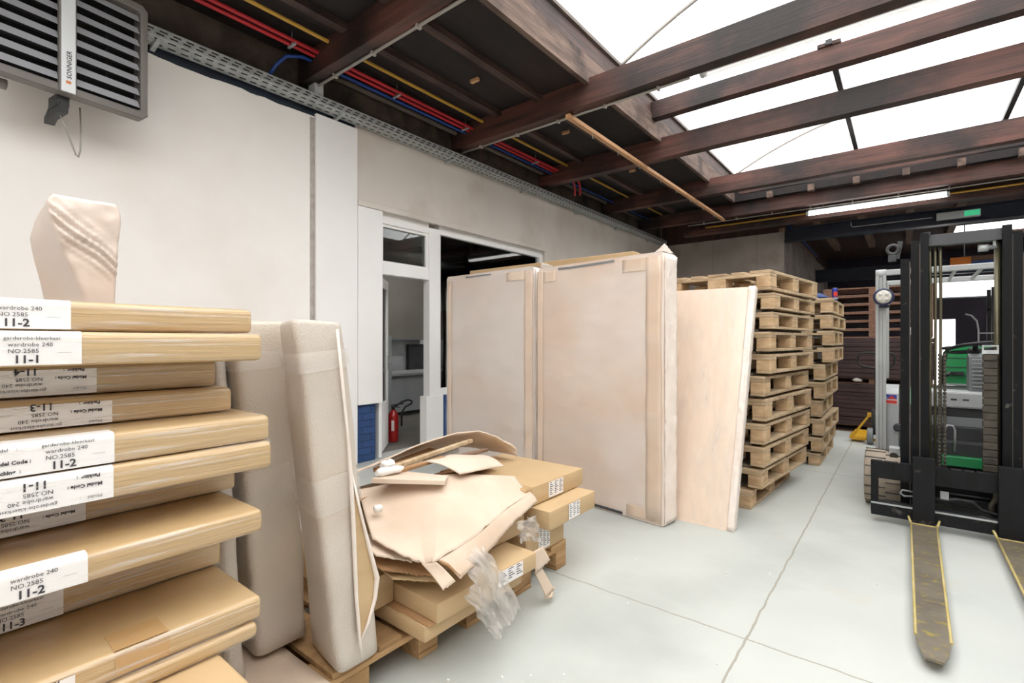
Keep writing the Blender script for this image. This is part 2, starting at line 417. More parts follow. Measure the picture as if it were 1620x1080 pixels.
_dg = None
def text_into(m, s, size, origin, xdir, ydir, mi=1, align='LEFT', bold=0, depth=.0008):
    """flat lettering built into mesh m"""
    cu = bpy.data.curves.new('lettering', 'FONT'); cu.body = s; cu.size = size; cu.align_x = align; cu.resolution_u = 2
    cu.offset = bold
    ob = bpy.data.objects.new('lettering', cu); COL.objects.link(ob)
    bpy.context.view_layer.update()
    me = ob.evaluated_get(bpy.context.evaluated_depsgraph_get()).to_mesh()
    x = Vector(xdir).normalized(); y = Vector(ydir).normalized(); z = x.cross(y); o = Vector(origin)
    t = bmesh.new(); t.from_mesh(me)
    for v in t.verts: v.co = o + x*v.co.x + y*v.co.y + z*depth
    m.merge(t, mi)
    bpy.data.objects.remove(ob); bpy.data.curves.remove(cu)
# ------------------------------------------------------------------ the setting
def sbox(name, a, b, m, bev=0):
    q = M(); q.box(a, b, 0, bev); return struct(name, q, m)

sbox('floor', (-4.6, -3.2, -.1), (5.2, 18.2, 0), 'floor')
sbox('wall_left', (-4.6, -3, 0), (-4.4, 2.51, 3.9), 'wall')
q = M(); q.box((-4.6, 2.51, 2.66), (-4.4, 6.35, 3.9)); struct('wall_left_lintel', q, 'lintel')
q = M(); q.box((-4.6, 6.35, 0), (-4.4, 11.2, 3.9)); struct('wall_left_far', q, 'lintel')
sbox('trim_1', (-4.6, 2.51, 0), (-4.36, 2.96, 3.41), 'white', .004)          # boxed pier
sbox('trim_2', (-4.6, 2.965, .6), (-4.355, 3.265, 2.635), 'white', .004)        # panel beside the door
sbox('trim_3', (-4.4, 2.965, 2.64), (-4.35, 6.33, 2.70), 'lintel', .006)     # ledge over the shop front
sbox('trim_4', (-4.4, 2.468, 0), (-4.394, 2.508, 3.37), 'seam')             # cracked seam by the pier
sbox('wall_left_brick', (-4.58, 2.965, 0), (-4.40, 3.2, .6), 'brick')
sbox('wall_left_brick_sill', (-4.58, 4.2, 0), (-4.42, 6.33, .6), 'brick')
# navy band with a ragged painted edge
q = M()
pts = [(-3, 3.62)]
y = -3
lowe = []
while y < 2.95:
    lowe.append((y, 3.385 + noise.noise((y*3, 0, 0))*.018 + noise.noise((y*9, 5, 0))*.01)); y += .06
q.prism([(-3, 3.55)] + lowe + [(2.95, 3.40), (2.95, 3.55)], 'x', -4.399, -4.394)
struct('trim_5', q, 'navy')
sbox('trim_13', (-4.4, -3, 3.53), (-4.385, 10.99, 3.86), 'stone')
sbox('wall_right', (5, -3.2, 0), (5.2, 18.2, 3.9), 'wall')
sbox('wall_near', (-4.6, -3.2, 0), (5.2, -3, 3.9), 'wall')
sbox('wall_back_upper', (-4.4, 11.05, 3.42), (-1.886, 18.1, 3.86), 'darkroof')
sbox('wall_back_block', (-4.4, 11, 0), (-1.885, 18.0, 3.42), 'conc')
q = M()
for b in range(3): q.box((-4.4+b*.86+.3, 10.996, 1.7), (-4.4+b*.86+.305, 11.0, 3.42))
struct('trim_6', q, 'greypipe')
# far wall with a doorway and a glazed strip
for i, (a, b) in enumerate([((-1.885, 18, 0), (.42, 18.2, 3.9)), ((.42, 18, 1.86), (.62, 18.2, 3.9)), ((1.06, 18, 0), (5.2, 18.2, 2.42)), ((.62, 18, 1.86), (1.06, 18.2, 2.42)), ((.62, 18, 2.92), (5.2, 18.2, 3.9)), ((2.9, 18, 2.42), (5.2, 18.2, 2.92))]):
    sbox('wall_far' if i == 0 else 'wall_far_%d' % i, a, b, 'darkwall')
w = struct('window_3', (lambda q: (q.box((.62, 18.02, 2.42), (2.9, 18.08, 2.46)), q.box((.62, 18.02, 2.88), (2.9, 18.08, 2.92)), q)[2])(M()), 'silver')
q = M(); q.box((.62, 18.04, 2.46), (2.9, 18.05, 2.88)); struct('pane', q, 'glass', parent=w)

# ceilings
sbox('ceiling_left', (-4.6, -3.2, 3.86), (-2.5, 11.2, 3.95), 'ceil')
sbox('ceiling_right', (2.95, -3.2, 3.86), (5.2, 11.2, 3.95), 'ceil')
sbox('ceiling_end', (-2.5, 9.66, 3.86), (2.95, 11.2, 3.95), 'ceil')
for i, (a, b) in enumerate([((-4.4, 11.2, 3.75), (5.2, 14.4, 3.85)), ((-4.4, 14.4, 3.75), (.85, 16.2, 3.85)), ((3.2, 14.4, 3.75), (5.2, 16.2, 3.85)), ((-4.4, 16.2, 3.75), (5.2, 18.2, 3.85))]):
    sbox('ceiling_far' if i == 0 else 'ceiling_far_%d' % i, a, b, 'darkroof')
# skylight curbs
q = M(); q.box((-2.5, -3.2, 3.80), (-2.45, 9.66, 4.06)); struct('trim_7', q, 'curb')
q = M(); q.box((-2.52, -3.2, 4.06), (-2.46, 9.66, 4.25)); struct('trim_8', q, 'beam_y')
q = M(); q.box((-2.58, -3.2, 4.25), (-2.43, 9.66, 4.285)); struct('trim_9', q, 'greypipe')
q = M(); q.box((2.9, -3.2, 3.80), (2.95, 9.66, 4.27)); struct('trim_10', q, 'curb')
q = M(); q.box((-2.45, 9.62, 3.80), (2.9, 9.66, 4.27)); struct('trim_11', q, 'ceil')
q = M(); q.box((-2.45, -3.2, 3.80), (2.9, -3.15, 4.27)); struct('trim_12', q, 'curb')
# barrel vault skylight
XA, XB, ZS, RISE = -2.5, 2.95, 4.27, .74
def arch(t, up=0):
    x = XA + (XB-XA)*t
    half = (XB-XA)/2; rad = (half*half + RISE*RISE)/(2*RISE); cz = ZS + RISE - rad
    return (x, cz + math.sqrt(max(rad*rad - (x-(XA+XB)/2)**2, 0)) + up)
q = M()
q.grid(lambda u, v: (arch(u)[0], -3.2+12.86*v, arch(u)[1]), 24, 6)
sky = struct('window_4', q, 'poly')
for yy in (-3.18, 9.64):
    q = M(); P_ = [arch(i/24) for i in range(25)]
    q.bm.faces.new([q.bm.verts.new((x, yy, z)) for x, z in P_]); struct('pane', q, 'poly', parent=sky)
for yy in (.2, 5.0, 9.6):
    q = M(); q.tube([(arch(i/24, -.02)[0], yy, arch(i/24, -.02)[1]) for i in range(25)], .02, 6); struct('frame', q, 'conduit', parent=sky)
# rooflight of the far room
q = M(); q.box((.85, 14.4, 3.86), (3.2, 16.2, 3.87)); struct('window_5', q, 'poly')

# ------------------------------------------------------------------ beams and roof timbers
def beam(x0, x1, y0, y1, z0, z1, label, seed):
    m = M(); n = 24
    secs = []
    for i in range(n+1):
        x = x0+(x1-x0)*i/n; o = .006*noise.noise((x*1.3, seed, 0)); p = .006*noise.noise((x*1.1, seed, 9))
        secs.append([(x, y0+o, z0+p), (x, y1+o, z0+p), (x, y1+o, z1), (x, y0+o, z1)])
    m.loft(secs, smooth=False)
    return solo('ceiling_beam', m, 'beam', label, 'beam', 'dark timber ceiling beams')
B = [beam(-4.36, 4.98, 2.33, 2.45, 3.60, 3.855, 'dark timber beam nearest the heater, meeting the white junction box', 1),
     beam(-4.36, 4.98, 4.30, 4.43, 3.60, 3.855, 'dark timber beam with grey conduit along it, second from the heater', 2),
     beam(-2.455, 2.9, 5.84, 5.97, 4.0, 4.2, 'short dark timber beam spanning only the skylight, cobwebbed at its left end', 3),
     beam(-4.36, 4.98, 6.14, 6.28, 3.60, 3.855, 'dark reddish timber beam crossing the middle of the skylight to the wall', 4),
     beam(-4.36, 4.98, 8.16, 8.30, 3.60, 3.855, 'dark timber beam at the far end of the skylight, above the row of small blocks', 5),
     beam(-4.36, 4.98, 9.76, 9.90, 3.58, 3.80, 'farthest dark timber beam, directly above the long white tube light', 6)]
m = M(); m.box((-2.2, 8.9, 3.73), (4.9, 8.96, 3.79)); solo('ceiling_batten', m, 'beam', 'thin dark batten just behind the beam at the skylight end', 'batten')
for i in range(9):
    x = -1.9 + i*.62
    m = M(); m.box((x, 9.5, 3.755), (x+.09, 9.60, 3.86), 0, .004)
    solo('packing_block', m, 'curb', 'small wooden block in the dark gap below the skylight end, between two far beams', 'block', 'blocks below the skylight end')
for X, lab in ((-.60, 'dark bar running along the skylight above the beams, left of the two'), (1.04, 'dark bar running along the skylight above the beams, right of the two')):
    t = thing('skylight_bar', lab, 'bar', (X, 5.9, 4.2))
    m = M(); m.bar((X, 5.8, 4.226), (X, 9.6, 4.226), .055, .05); part('bar', m, 'dkgrey', t)
    m = M(); m.box((X-.10, 5.82, 4.20), (X+.10, 5.99, 4.235)); part('plate', m, 'beam_y', t)
for X, lab in ((-3.05, 'dark ceiling batten close to the skylight edge over the left aisle'), (-3.62, 'dark ceiling batten nearer the pipes over the left aisle')):
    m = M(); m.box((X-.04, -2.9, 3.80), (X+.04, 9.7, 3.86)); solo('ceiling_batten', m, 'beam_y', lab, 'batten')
for x, y in ((-3.3, 5.2), (-3.25, 7.0), (-3.3, 8.9), (-3.35, 3.6)):
    m = M(); m.box((x-.05, y, 3.825), (x+.05, y+.035, 3.86), 0, .004)
    solo('wood_cleat', m, 'pine', 'small pale wooden cleat nailed to the dark ceiling boards', 'cleat', 'pale cleats on the dark ceiling')
# fresh pine battens nailed under the beams
for y0, y1, lab in ((4.33, 6.26, 'fresh pine batten nailed under the beams, nearer length of the two'), (6.275, 9.9, 'fresh pine batten nailed under the beams, farther length of the two')):
    t = thing('pine_batten', lab, 'batten', (-2.71, y0, 3.545), 0)
    m = M(); m.box((-2.745, y0, 3.545), (-2.69, y1, 3.588), 0, .003); part('batten', m, 'pine', t)
    yy = y0+.5
    while yy < y1-.1:
        m = M(); m.tube([(-2.71, yy, 3.55), (-2.712, yy+.01, 3.50), (-2.705, yy+.02, 3.495)], .003, 5); part('nail', m, 'galv', t); yy += .62

# ------------------------------------------------------------------ services along the ceiling
def slotted(m, y0, y1, at, rows, pitch=.085, slot=.05):
    """strip with slots: at(y, v) gives the point, rows = list of (v0, v1, open)"""
    n = int((y1-y0)/pitch)
    for i in range(n):
        ya = y0+i*pitch
        off = 0
        for k, (v0, v1, op) in enumerate(rows):
            if not op:
                m.quad(at(ya, v0), at(ya+pitch, v0), at(ya+pitch, v1), at(ya, v1))
            else:
                s0 = ya + (pitch-slot)*(.2 if k == 1 else .8)
                m.quad(at(ya, v0), at(s0, v0), at(s0, v1), at(ya, v1))
                m.quad(at(s0+slot, v0), at(ya+pitch, v0), at(ya+pitch, v1), at(s0+slot, v1))
t = thing('cable_tray', 'perforated grey metal cable tray along the top of the left wall', 'cable tray', (-4.28, -2.9, 3.44))
m = M(); slotted(m, -2.9, 10.9, lambda y, v: (-4.2, y, 3.44+v), [(0, .013, 0), (.013, .025, 1), (.025, .037, 0), (.037, .049, 1), (.049, .066, 0)])
part('side_rail', m, 'galv', t)
m = M(); slotted(m, -2.9, 10.9, lambda y, v: (-4.2-v, y, 3.44), [(0, .03, 0), (.03, .05, 1), (.05, .11, 0), (.11, .13, 1), (.13, .17, 0)])
part('bottom', m, 'galv', t)
m = M(); m.box((-4.37, -2.9, 3.44), (-4.366, 10.9, 3.50)); part('back_rail', m, 'galv', t)
for k in range(9):
    m = M(); y = -1.8+k*1.5; m.prism([(-4.395, 3.41), (-4.395, 3.44), (-4.22, 3.44), (-4.22, 3.432), (-4.38, 3.41)], 'y', y, y+.03); part('bracket', m, 'galv', t)
m = M()
for k in range(6):
    X = -4.34+k*.023
    m.tube([(X+.006*noise.noise((y*.9, k*3, 0)), y, 3.455+.004*(k % 2)) for y in [(-2.8+i*.5) for i in range(27)]], .008, 6)
c = solo('cable_bundle', m, 'dkgrey', 'bundle of dark cables lying in the grey perforated tray', 'cables'); c['kind'] = 'stuff'
m = M(); m.box((-4.31, 2.40, 3.51), (-4.20, 2.49, 3.62), 0, .006); solo('junction_box', m, 'ltgrey', 'small white junction box on the cable tray at the end of the nearest beam', 'junction box')
for X, z, y1, lab in ((-4.02, 3.775, 6.68, 'red conduit along the ceiling, beside the yellow pipe'), (-4.08, 3.765, 6.62, 'red conduit along the ceiling, nearer the wall of the two')):
    m = M(); m.tube([(X, -2.9, z), (X, 2, z), (X, 4.5, z-.005), (X, y1, z), (X, y1+.07, z-.03), (X, y1+.10, z-.10), (X, y1+.10, z-.22)], .017, 8)
    solo('red_conduit', m, 'redpipe', lab, 'conduit', 'red ceiling conduits')
m = M(); m.tube([(-4.28, 2.02, 3.52), (-4.22, 2.06, 3.62), (-4.16, 2.12, 3.70), (-4.14, 2.25, 3.745), (-4.14, 4, 3.75), (-4.14, 9.7, 3.76)], .015, 8)
solo('blue_conduit', m, 'bluepipe', 'blue conduit curving up from the cable tray and along the ceiling', 'conduit')
m = M(); m.tube([(-3.86, -2.9, 3.81), (-3.86, 9.72, 3.81)], .016, 8); solo('yellow_pipe', m, 'yelpipe', 'yellow pipe along the ceiling beside the red conduits', 'pipe')
m = M(); m.tube([(-4.3, 2.6, 3.79), (-4.3, 9.7, 3.79)], .03, 8); solo('grey_pipe', m, 'greypipe', 'old grey pipe along the ceiling above the cable tray', 'pipe')
for y in (2.1, 3.2, 4.2, 5.6):
    m = M(); m.box((-4.105, y, 3.735), (-3.995, y+.02, 3.75)); m.tube([(-4.05, y+.01, 3.74), (-4.05, y+.01, 3.86)], .004, 6)
    solo('pipe_clip', m, 'galv', 'small metal clip holding up the pair of red conduits', 'clip', 'clips on the red conduits')
for Y, z, x0, x1, lab in ((2.44, 3.588, -4.24, 4.9, 'grey conduit clipped under the beam nearest the heater'), (4.42, 3.588, -4.3, -1.5, 'grey conduit clipped under the second beam, ending at the skylight lamp')):
    t = thing('beam_conduit', lab, 'conduit', (x0, Y, z))
    m = M(); m.tube([(x0, Y, z), (x1, Y, z)], .0125, 8); part('pipe', m, 'conduit', t)
    x = x0+.3
    while x < x1:
        m = M(); m.box((x, Y-.022, z-.018), (x+.022, Y+.022, z+.016)); part('clip', m, 'conduit', t); x += .55
t = thing('beam_conduit', 'thin pale conduit clipped below the farthest beam, left of the tube light', 'conduit', (-3.4, 9.92, 3.55))
m = M(); m.tube([(-3.4, 9.91, 3.55), (4.8, 9.91, 3.55)], .011, 6); part('pipe', m, 'conduit', t)
for k in range(7):
    m = M(); m.box((-3.1+k*.6, 9.89, 3.535), (-3.08+k*.6, 9.925, 3.58)); part('clip', m, 'conduit', t)
m = M(); m.tube([(-3.1, 10.05, 3.50), (4.8, 10.05, 3.50)], .016, 6); solo('yellow_pipe', m, 'yelpipe', 'thin yellow pipe below the farthest beam, crossing the room', 'pipe')
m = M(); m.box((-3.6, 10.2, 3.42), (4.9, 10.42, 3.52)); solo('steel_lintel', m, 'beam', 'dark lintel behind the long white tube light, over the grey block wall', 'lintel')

def tube_light(x0, x1, y, z, lab, dm, group):
    t = thing('tube_light', lab, 'tube light', ((x0+x1)/2, y, z), 0)
    m = M(); m.box((x0+.03, y-.04, z+.035), (x1-.03, y+.04, z+.07), 0, .006); part('housing', m, 'ltgrey', t)
    m = M(); P_ = [(y-.055, z+.045), (y-.05, z+.01), (y-.025, z-.012), (y+.025, z-.012), (y+.05, z+.01), (y+.055, z+.045)]
    m.prism(P_, 'x', x0+.03, x1-.03); part('diffuser', m, dm, t)
    for a in (x0, x1-.04):
        m = M(); m.prism([(p[0]+(p[0]-y)*.06, p[1]+.001) for p in P_], 'x', a, a+.04); part('end_cap', m, 'ltgrey', t)
    for a in (x0+.25, x1-.25):
        m = M(); m.tube([(a, y, z+.06), (a, y, z+.17)], .005, 6); part('hanger', m, 'conduit', t)
    return t
tube_light(-1.36, .52, 9.98, 3.46, 'long lit white tube light below the farthest beam', 'tubelit', None)
tl = tube_light(-1.52, .45, 4.78, 3.76, 'unlit clear tube light between two beams under the skylight', 'tubeoff', None)
m = M(); m.bar((-1.2, 4.43, 3.92), (-1.2, 4.80, 3.92), .03, .02); part('support', m, 'conduit', tl)
m = M(); m.bar((.15, 4.43, 3.92), (.15, 4.80, 3.92), .03, .02); part('support', m, 'conduit', tl)
t = thing('exit_sign', 'small green lit emergency sign on the dark blue steel beam', 'sign', (.65, 10.9, 3.27))
m = M(); m.box((.40, 10.86, 3.27), (.94, 10.96, 3.385), 0, .01); part('housing', m, 'ltgrey', t)
m = M(); m.box((.74, 10.853, 3.285), (.93, 10.862, 3.37), 0, .003); part('sign_face', m, 'exitgreen', t)
m = M(); m.tube([(.35, 10.9, 3.33), (-.75, 10.9, 3.33), (-.78, 10.9, 3.36), (-.78, 10.9, 3.44)], .008, 6); solo('sign_conduit', m, 'conduit', 'thin pale conduit running to the green emergency sign', 'conduit')

def ibeam(name, x0, x1, y, z0, z1, lab):
    m = M(); w = .1; t = .018
    m.prism([(y-w, z0), (y+w, z0), (y+w, z0+t), (y+.012, z0+t), (y+.012, z1-t), (y+w, z1-t), (y+w, z1), (y-w, z1), (y-w, z1-t), (y-.012, z1-t), (y-.012, z0+t), (y-w, z0+t)], 'x', x0, x1)
    solo(name, m, 'bluebeam', lab, 'steel beam')
ibeam('steel_beam', -1.9, 4.98, 11.12, 3.22, 3.48, 'dark blue steel beam at the end of the grey block wall, carrying the green sign')
ibeam('steel_beam', -1.88, 4.98, 15.4, 2.82, 3.14, 'dark blue steel beam in the far room, below the pale rafters')
for X in (-1.38, -.66, .06, .75, 3.4):
    m = M(); m.box((X-.06, 11.25, 3.60), (X+.06, 15.3, 3.75)); solo('roof_rafter', m, 'rafter', 'pale rough rafter in the far room roof beyond the first blue beam', 'rafter', 'rafters in the far room')
m = M(); m.box((-1.97, 11.0, 3.42), (-1.87, 15.3, 3.50)); solo('wall_plate', m, 'rafter', 'pale timber plate along the top of the grey block wall side', 'timber plate')
m = M(); m.tube([(-1.84, 11.25, 3.58), (-1.84, 13.0, 3.54), (-1.84, 15.3, 3.50)], .022, 8); solo('blue_conduit', m, 'bluepipe', 'blue conduit along the side of the grey block wall in the far room', 'conduit')

# ------------------------------------------------------------------ shop front and office behind it
def frame_box(m, y0, y1, z0, z1): m.box((-4.52, y0, z0), (-4.43, y1, z1), 0, .004)
d1 = M()
frame_box(d1, 3.27, 3.31, 0, 2.60); frame_box(d1, 3.31, 3.985, 1.98, 2.10); d1.box((-4.53, 3.985, 0), (-4.42, 4.15, 2.60), 0, .004)
d1.box((-4.53, 3.93, 0), (-4.41, 4.20, .60), 0, .004); frame_box(d1, 3.31, 3.985, 2.53, 2.655)
door = struct('door_1', d1, 'white')
DL = Vector((-4.945, 3.765, 0)); DH = Vector((-4.50, 3.312, 0))
dd = (DL-DH).normalized(); dn = dd.cross(Vector((0, 0, 1)))
lf = M()
def leaf(a, b, z0, z1, w=.04): lf.bar(DH+dd*a+Vector((0, 0, (z0+z1)/2)), DH+dd*b+Vector((0, 0, (z0+z1)/2)), w, z1-z0) if False else lf.obox(DH+dd*((a+b)/2)+Vector((0, 0, (z0+z1)/2)), (b-a, w, z1-z0), (0, 0, math.atan2(dd.y, dd.x)), 0, .003)
L_ = (DL-DH).length
leaf(0, L_, .01, .55); leaf(0, .09, .55, 1.97); leaf(L_-.09, L_, .55, 1.97); leaf(.09, L_-.09, 1.86, 1.97)
struct('leaf', lf, 'white', parent=door)
q = M(); q.obox(DH+dd*(L_/2)+Vector((0, 0, 1.2)), (L_-.18, .008, 1.32), (0, 0, math.atan2(dd.y, dd.x))); struct('pane', q, 'glass', parent=door)
q = M()
c0 = DH+dd*(L_-.05)+Vector((0, 0, 1.0))
q.tube([c0-dn*.06, c0+dn*.06], .009, 8); q.tube([c0+dn*.06, c0+dn*.06-dd*.11], .009, 8); q.tube([c0-dn*.06, c0-dn*.06-dd*.11], .009, 8)
q.obox(c0, (.03, .05, .16), (0, 0, math.atan2(dd.y, dd.x)))
struct('door_handle', q, 'silver', parent=door)
w1 = struct('window_1', (lambda m: (m.box((-4.50, 3.31, 2.10), (-4.45, 3.34, 2.53)), m.box((-4.50, 3.955, 2.10), (-4.45, 3.985, 2.53)), m.box((-4.50, 3.34, 2.10), (-4.45, 3.955, 2.13)), m.box((-4.50, 3.34, 2.50), (-4.45, 3.955, 2.53)), m)[4])(M()), 'white')
q = M(); q.box((-4.482, 3.34, 2.13), (-4.474, 3.955, 2.50)); struct('pane', q, 'glass', parent=w1)
w2 = struct('window_2', (lambda m: (m.box((-4.52, 4.15, .60), (-4.43, 6.33, .68)), m.box((-4.52, 4.15, 2.55), (-4.43, 6.33, 2.655)), m.box((-4.52, 6.25, .68), (-4.43, 6.33, 2.55)), m.box((-4.5, 4.15, .68), (-4.45, 4.19, 2.55)), m)[4])(M()), 'white')
q = M(); q.box((-4.482, 4.19, .68), (-4.474, 6.25, 2.55)); struct('pane', q, 'glass', parent=w2)
# office shell
sbox('floor_office', (-8.6, 2.3, -.1), (-4.6, 7.6, -.001), 'officefl')
sbox('wall_office_back', (-8.6, 2.3, 0), (-8.5, 7.6, 2.9), 'office')
sbox('wall_office_near', (-8.6, 2.2, 0), (-4.6, 2.3, 2.9), 'office')
sbox('wall_office_far', (-8.6, 7.6, 0), (-4.6, 7.7, 2.9), 'office')
sbox('ceiling_office', (-8.6, 2.2, 2.8), (-4.6, 7.7, 2.9), 'officeceil')
t = thing('office_counter', 'long pale counter with white front inside the dim office', 'counter', (-7, 5.7, 0))
m = M(); m.box((-7.3, 4.6, .68), (-6.55, 7.2, .72), 0, .004); part('worktop', m, 'ltgrey', t)
m = M(); m.box((-7.25, 4.62, .06), (-6.68, 7.18, .68)); part('front_panel', m, 'ltgrey', t)
m = M(); m.box((-7.2, 4.64, 0), (-6.74, 7.16, .06)); part('plinth', m, 'dkgrey', t)
t = thing('partition_screen', 'pale upright partition behind the office counter, under the dark shelf', 'partition', (-7.4, 5.6, 0))
m = M(); m.box((-7.42, 4.4, 0), (-7.37, 7.2, 1.28), 0, .004); part('panel', m, 'ltgrey', t)
m = M(); m.box((-7.44, 4.4, 1.28), (-7.2, 6.4, 1.31)); part('shelf', m, 'midgrey', t)
m = M(); m.box((-7.36, 6.05, .721), (-7.28, 6.5, 1.2), 0, .01); solo('dark_screen', m, 'dkgrey', 'dark flat screen standing on the office counter', 'screen')
t = thing('white_cabinet', 'narrow white cabinet just behind the open office door', 'cabinet', (-5.7, 4.03, 0))
m = M(); m.box((-5.9, 3.82, 0), (-5.47, 4.25, 1.33), 0, .005); part('body', m, 'ltgrey', t)
m = M(); m.box((-5.468, 3.84, .05), (-5.455, 4.23, 1.30), 0, .003); part('door', m, 'ltgrey', t)
tl = thing('tube_light', 'thin tube light under the dim office ceiling, seen through glass', 'tube light', (-6.3, 6, 2.6))
m = M(); m.box((-6.5, 5.85, 2.62), (-6.42, 7.1, 2.66)); part('housing', m, 'ltgrey', tl)
m = M(); m.tube([(-6.46, 5.88, 2.60), (-6.46, 7.07, 2.60)], .016, 8); part('tube', m, 'officetube', tl)
for y in (6.0, 6.95):
    m = M(); m.box((-6.47, y, 2.66), (-6.45, y+.02, 2.80)); part('hanger', m, 'ltgrey', tl)
# fire extinguisher
E = Vector((-5.03, 3.93, 0))
t = thing('fire_extinguisher', 'red fire extinguisher with black hose standing inside the office doorway', 'extinguisher', E)
m = M(); m.lathe([(.06, 0), (.065, .01), (.065, .31), (.052, .355), (.03, .38), (.025, .40)], E); part('cylinder', m, 'red', t)
m = M(); m.lathe([(.022, .40), (.022, .44)], E, n=10); m.bar(E+Vector((-.02, -.02, .45)), E+Vector((.08, .10, .47)), .02, .014); m.bar(E+Vector((-.02, -.02, .43)), E+Vector((.05, .06, .425)), .02, .01); part('valve', m, 'black', t)
m = M(); m.tube([E+Vector(p) for p in ((0, .02, .43), (.05, .10, .49), (.08, .17, .51), (.10, .22, .49), (.09, .22, .46), (.05, .15, .42), (.04, .10, .35), (.05, .09, .18))], .012, 8); part('hose', m, 'black', t)
m = M(); m.grid(lambda u, v: (E.x+.0665*math.cos(-1.0+u*.5), E.y+.0665*math.sin(-1.0+u*.5), .14+v*.13), 10, 1); part('label', m, 'label', t)
# ------------------------------------------------------------------ pallets
def make_pallet(label, group):
    t = thing('wooden_pallet', label, 'pallet', (0, 0, 0), 0, group)
    k = 0
    for x, w in ((-.3275, .145), (-.165, .10), (0, .145), (.165, .10), (.3275, .145)):
        m = M(); m.box((x-w/2, -.6, .122), (x+w/2, .6, .144), 0, .003, 1); m.jitter(.0015, 3, k); part('deck_board', m, 'palletw', t); k += 1
    for y in (-.5275, 0, .5275):
        m = M(); m.box((-.4, y-.0725, .10), (.4, y+.0725, .122), 0, .003, 1); part('cross_board', m, 'palletw', t)
    for x, w in ((-.35, .1), (0, .145), (.35, .1)):
        for y in (-.5275, 0, .5275):
            m = M(); m.box((x-w/2, y-.0725, .022), (x+w/2, y+.0725, .10), 0, .004, 1); m.jitter(.002, 5, k); part('block', m, 'palletb', t); k += 1
    for x, w in ((-.35, .1), (0, .145), (.35, .1)):
        m = M(); m.box((x-w/2, -.6, 0), (x+w/2, .6, .022), 0, .003, 1); part('skid_board', m, 'palletw', t)
    return t
P0 = make_pallet('x', 'pallets in the tall stack')
used_p = []
def place_pallet(x, y, z, rot, label, group, sz=1.0, recol=None):
    o = P0 if not used_p else copy_tree(P0)
    used_p.append(o)
    o.location = (x, y, z); o.rotation_euler = (0, 0, rot); o.scale = (1, 1, sz)
    o['label'] = label; o['group'] = group
    if recol:
        for c in o.children:
            c.material_slots[0].link = 'OBJECT'; c.material_slots[0].material = MT[recol]
    return o
def make_nested(label, group):
    """an upside down pallet whose blocks sit in the hollow of the one above"""
    t = thing('wooden_pallet', label, 'pallet', (0, 0, 0), 0, group); k = 0
    for x, w in ((-.3275, .145), (-.165, .10), (0, .145), (.165, .10), (.3275, .145)):
        m = M(); m.box((x-w/2, -.6, 0), (x+w/2, .6, .0215), 0, .003, 1); m.jitter(.001, 3, k); part('deck_board', m, 'palletdust', t); k += 1
    for x in (-.12, .245):
        for y in (-.44, .0, .44):
            if y == 0: y = .26
            m = M(); m.box((x-.05, y-.06, .0215), (x+.05, y+.06, .095), 0, .004, 1); part('block', m, 'palletb', t)
    return t
N0 = make_nested('x', 'upside down pallets nested in the stacks')
used_n = []
def place_nested(x, y, z, rot, label):
    o = N0 if not used_n else copy_tree(N0); used_n.append(o)
    o.location = (x-.09, y+.045, z); o.rotation_euler = (0, 0, rot); o['label'] = label
# tall stack: near right corner, far right corner and height of each, from the floor up
zs = [0, .152, .313, .482, .655, .84, 1.01, 1.176, 1.345, 1.492, 1.634, 1.784]
near = [(-.90, 3.98), (-.835, 4.02), (-.82, 4.03), (-.82, 4.03), (-.81, 4.04), (-.82, 4.03), (-.785, 4.06), (-.785, 4.06), (-.765, 4.06), (-.755, 4.06), (-.785, 4.05)]
rots = [3, 6, 6, 6.5, 6.5, 6, 6, 5.5, 5, 5, 7.5]
names = ['lowest', 'second from the floor', 'third from the floor', 'fourth from the floor', 'fifth from the floor', 'sixth, in the middle', 'fifth from the top', 'fourth from the top', 'third from the top', 'second from the top', 'topmost']
for i in range(11):
    a = -R(rots[i]); nx, ny = near[i]
    # near right corner is local (.4, -.6)
    lx, ly = .4*math.cos(a)+.6*math.sin(a), .4*math.sin(a)-.6*math.cos(a)
    place_pallet(nx-lx, ny-ly, zs[i], a, 'wooden pallet in the tall stack behind the leaning panel, ' + names[i], 'pallets in the tall stack', (zs[i+1]-zs[i]-(.0225 if i < 10 else 0))/.144)
    if i < 10: place_nested(nx-lx, ny-ly, zs[i+1]-.0222, a, 'dusty upside down pallet in the tall stack, just above pallet ' + names[i].replace('lowest', 'on the floor'))
zs2 = [0, .14, .302, .49, .672, .86, 1.04, 1.21, 1.38, 1.54, 1.685]
nr2 = [(-.675, 5.80), (-.655, 5.82), (-.645, 5.82), (-.66, 5.82), (-.635, 5.84), (-.635, 5.84), (-.56, 5.85), (-.56, 5.85), (-.58, 5.85), (-.575, 5.85)]
n2 = ['lowest', 'second from the floor', 'third from the floor', 'fourth from the floor', 'fifth from the floor', 'fifth from the top', 'fourth from the top', 'third from the top', 'second from the top', 'topmost, under the blue cloth']
for i in range(10):
    a = R([0, 0, -1, 1, 0, 0, 1, 1, -1, 0][i]); nx, ny = nr2[i]
    lx, ly = .4*math.cos(a)+.6*math.sin(a), .4*math.sin(a)-.6*math.cos(a)
    place_pallet(nx-lx, ny-ly, zs2[i], a, 'wooden pallet in the narrower stack behind the tall one, ' + n2[i], 'pallets in the second stack', (zs2[i+1]-zs2[i]-(.0225 if i < 9 else 0))/.144)
    if i < 9: place_nested(nx-lx, ny-ly, zs2[i+1]-.0222, a, 'dusty upside down pallet in the narrower stack, just above pallet ' + n2[i].replace('lowest', 'on the floor'))
place_pallet(-2.09, .99, 0, R(-90), 'orange wooden pallet under the upright bubble wrapped panels', 'pallets on the floor by the cartons', 1, 'palletor')
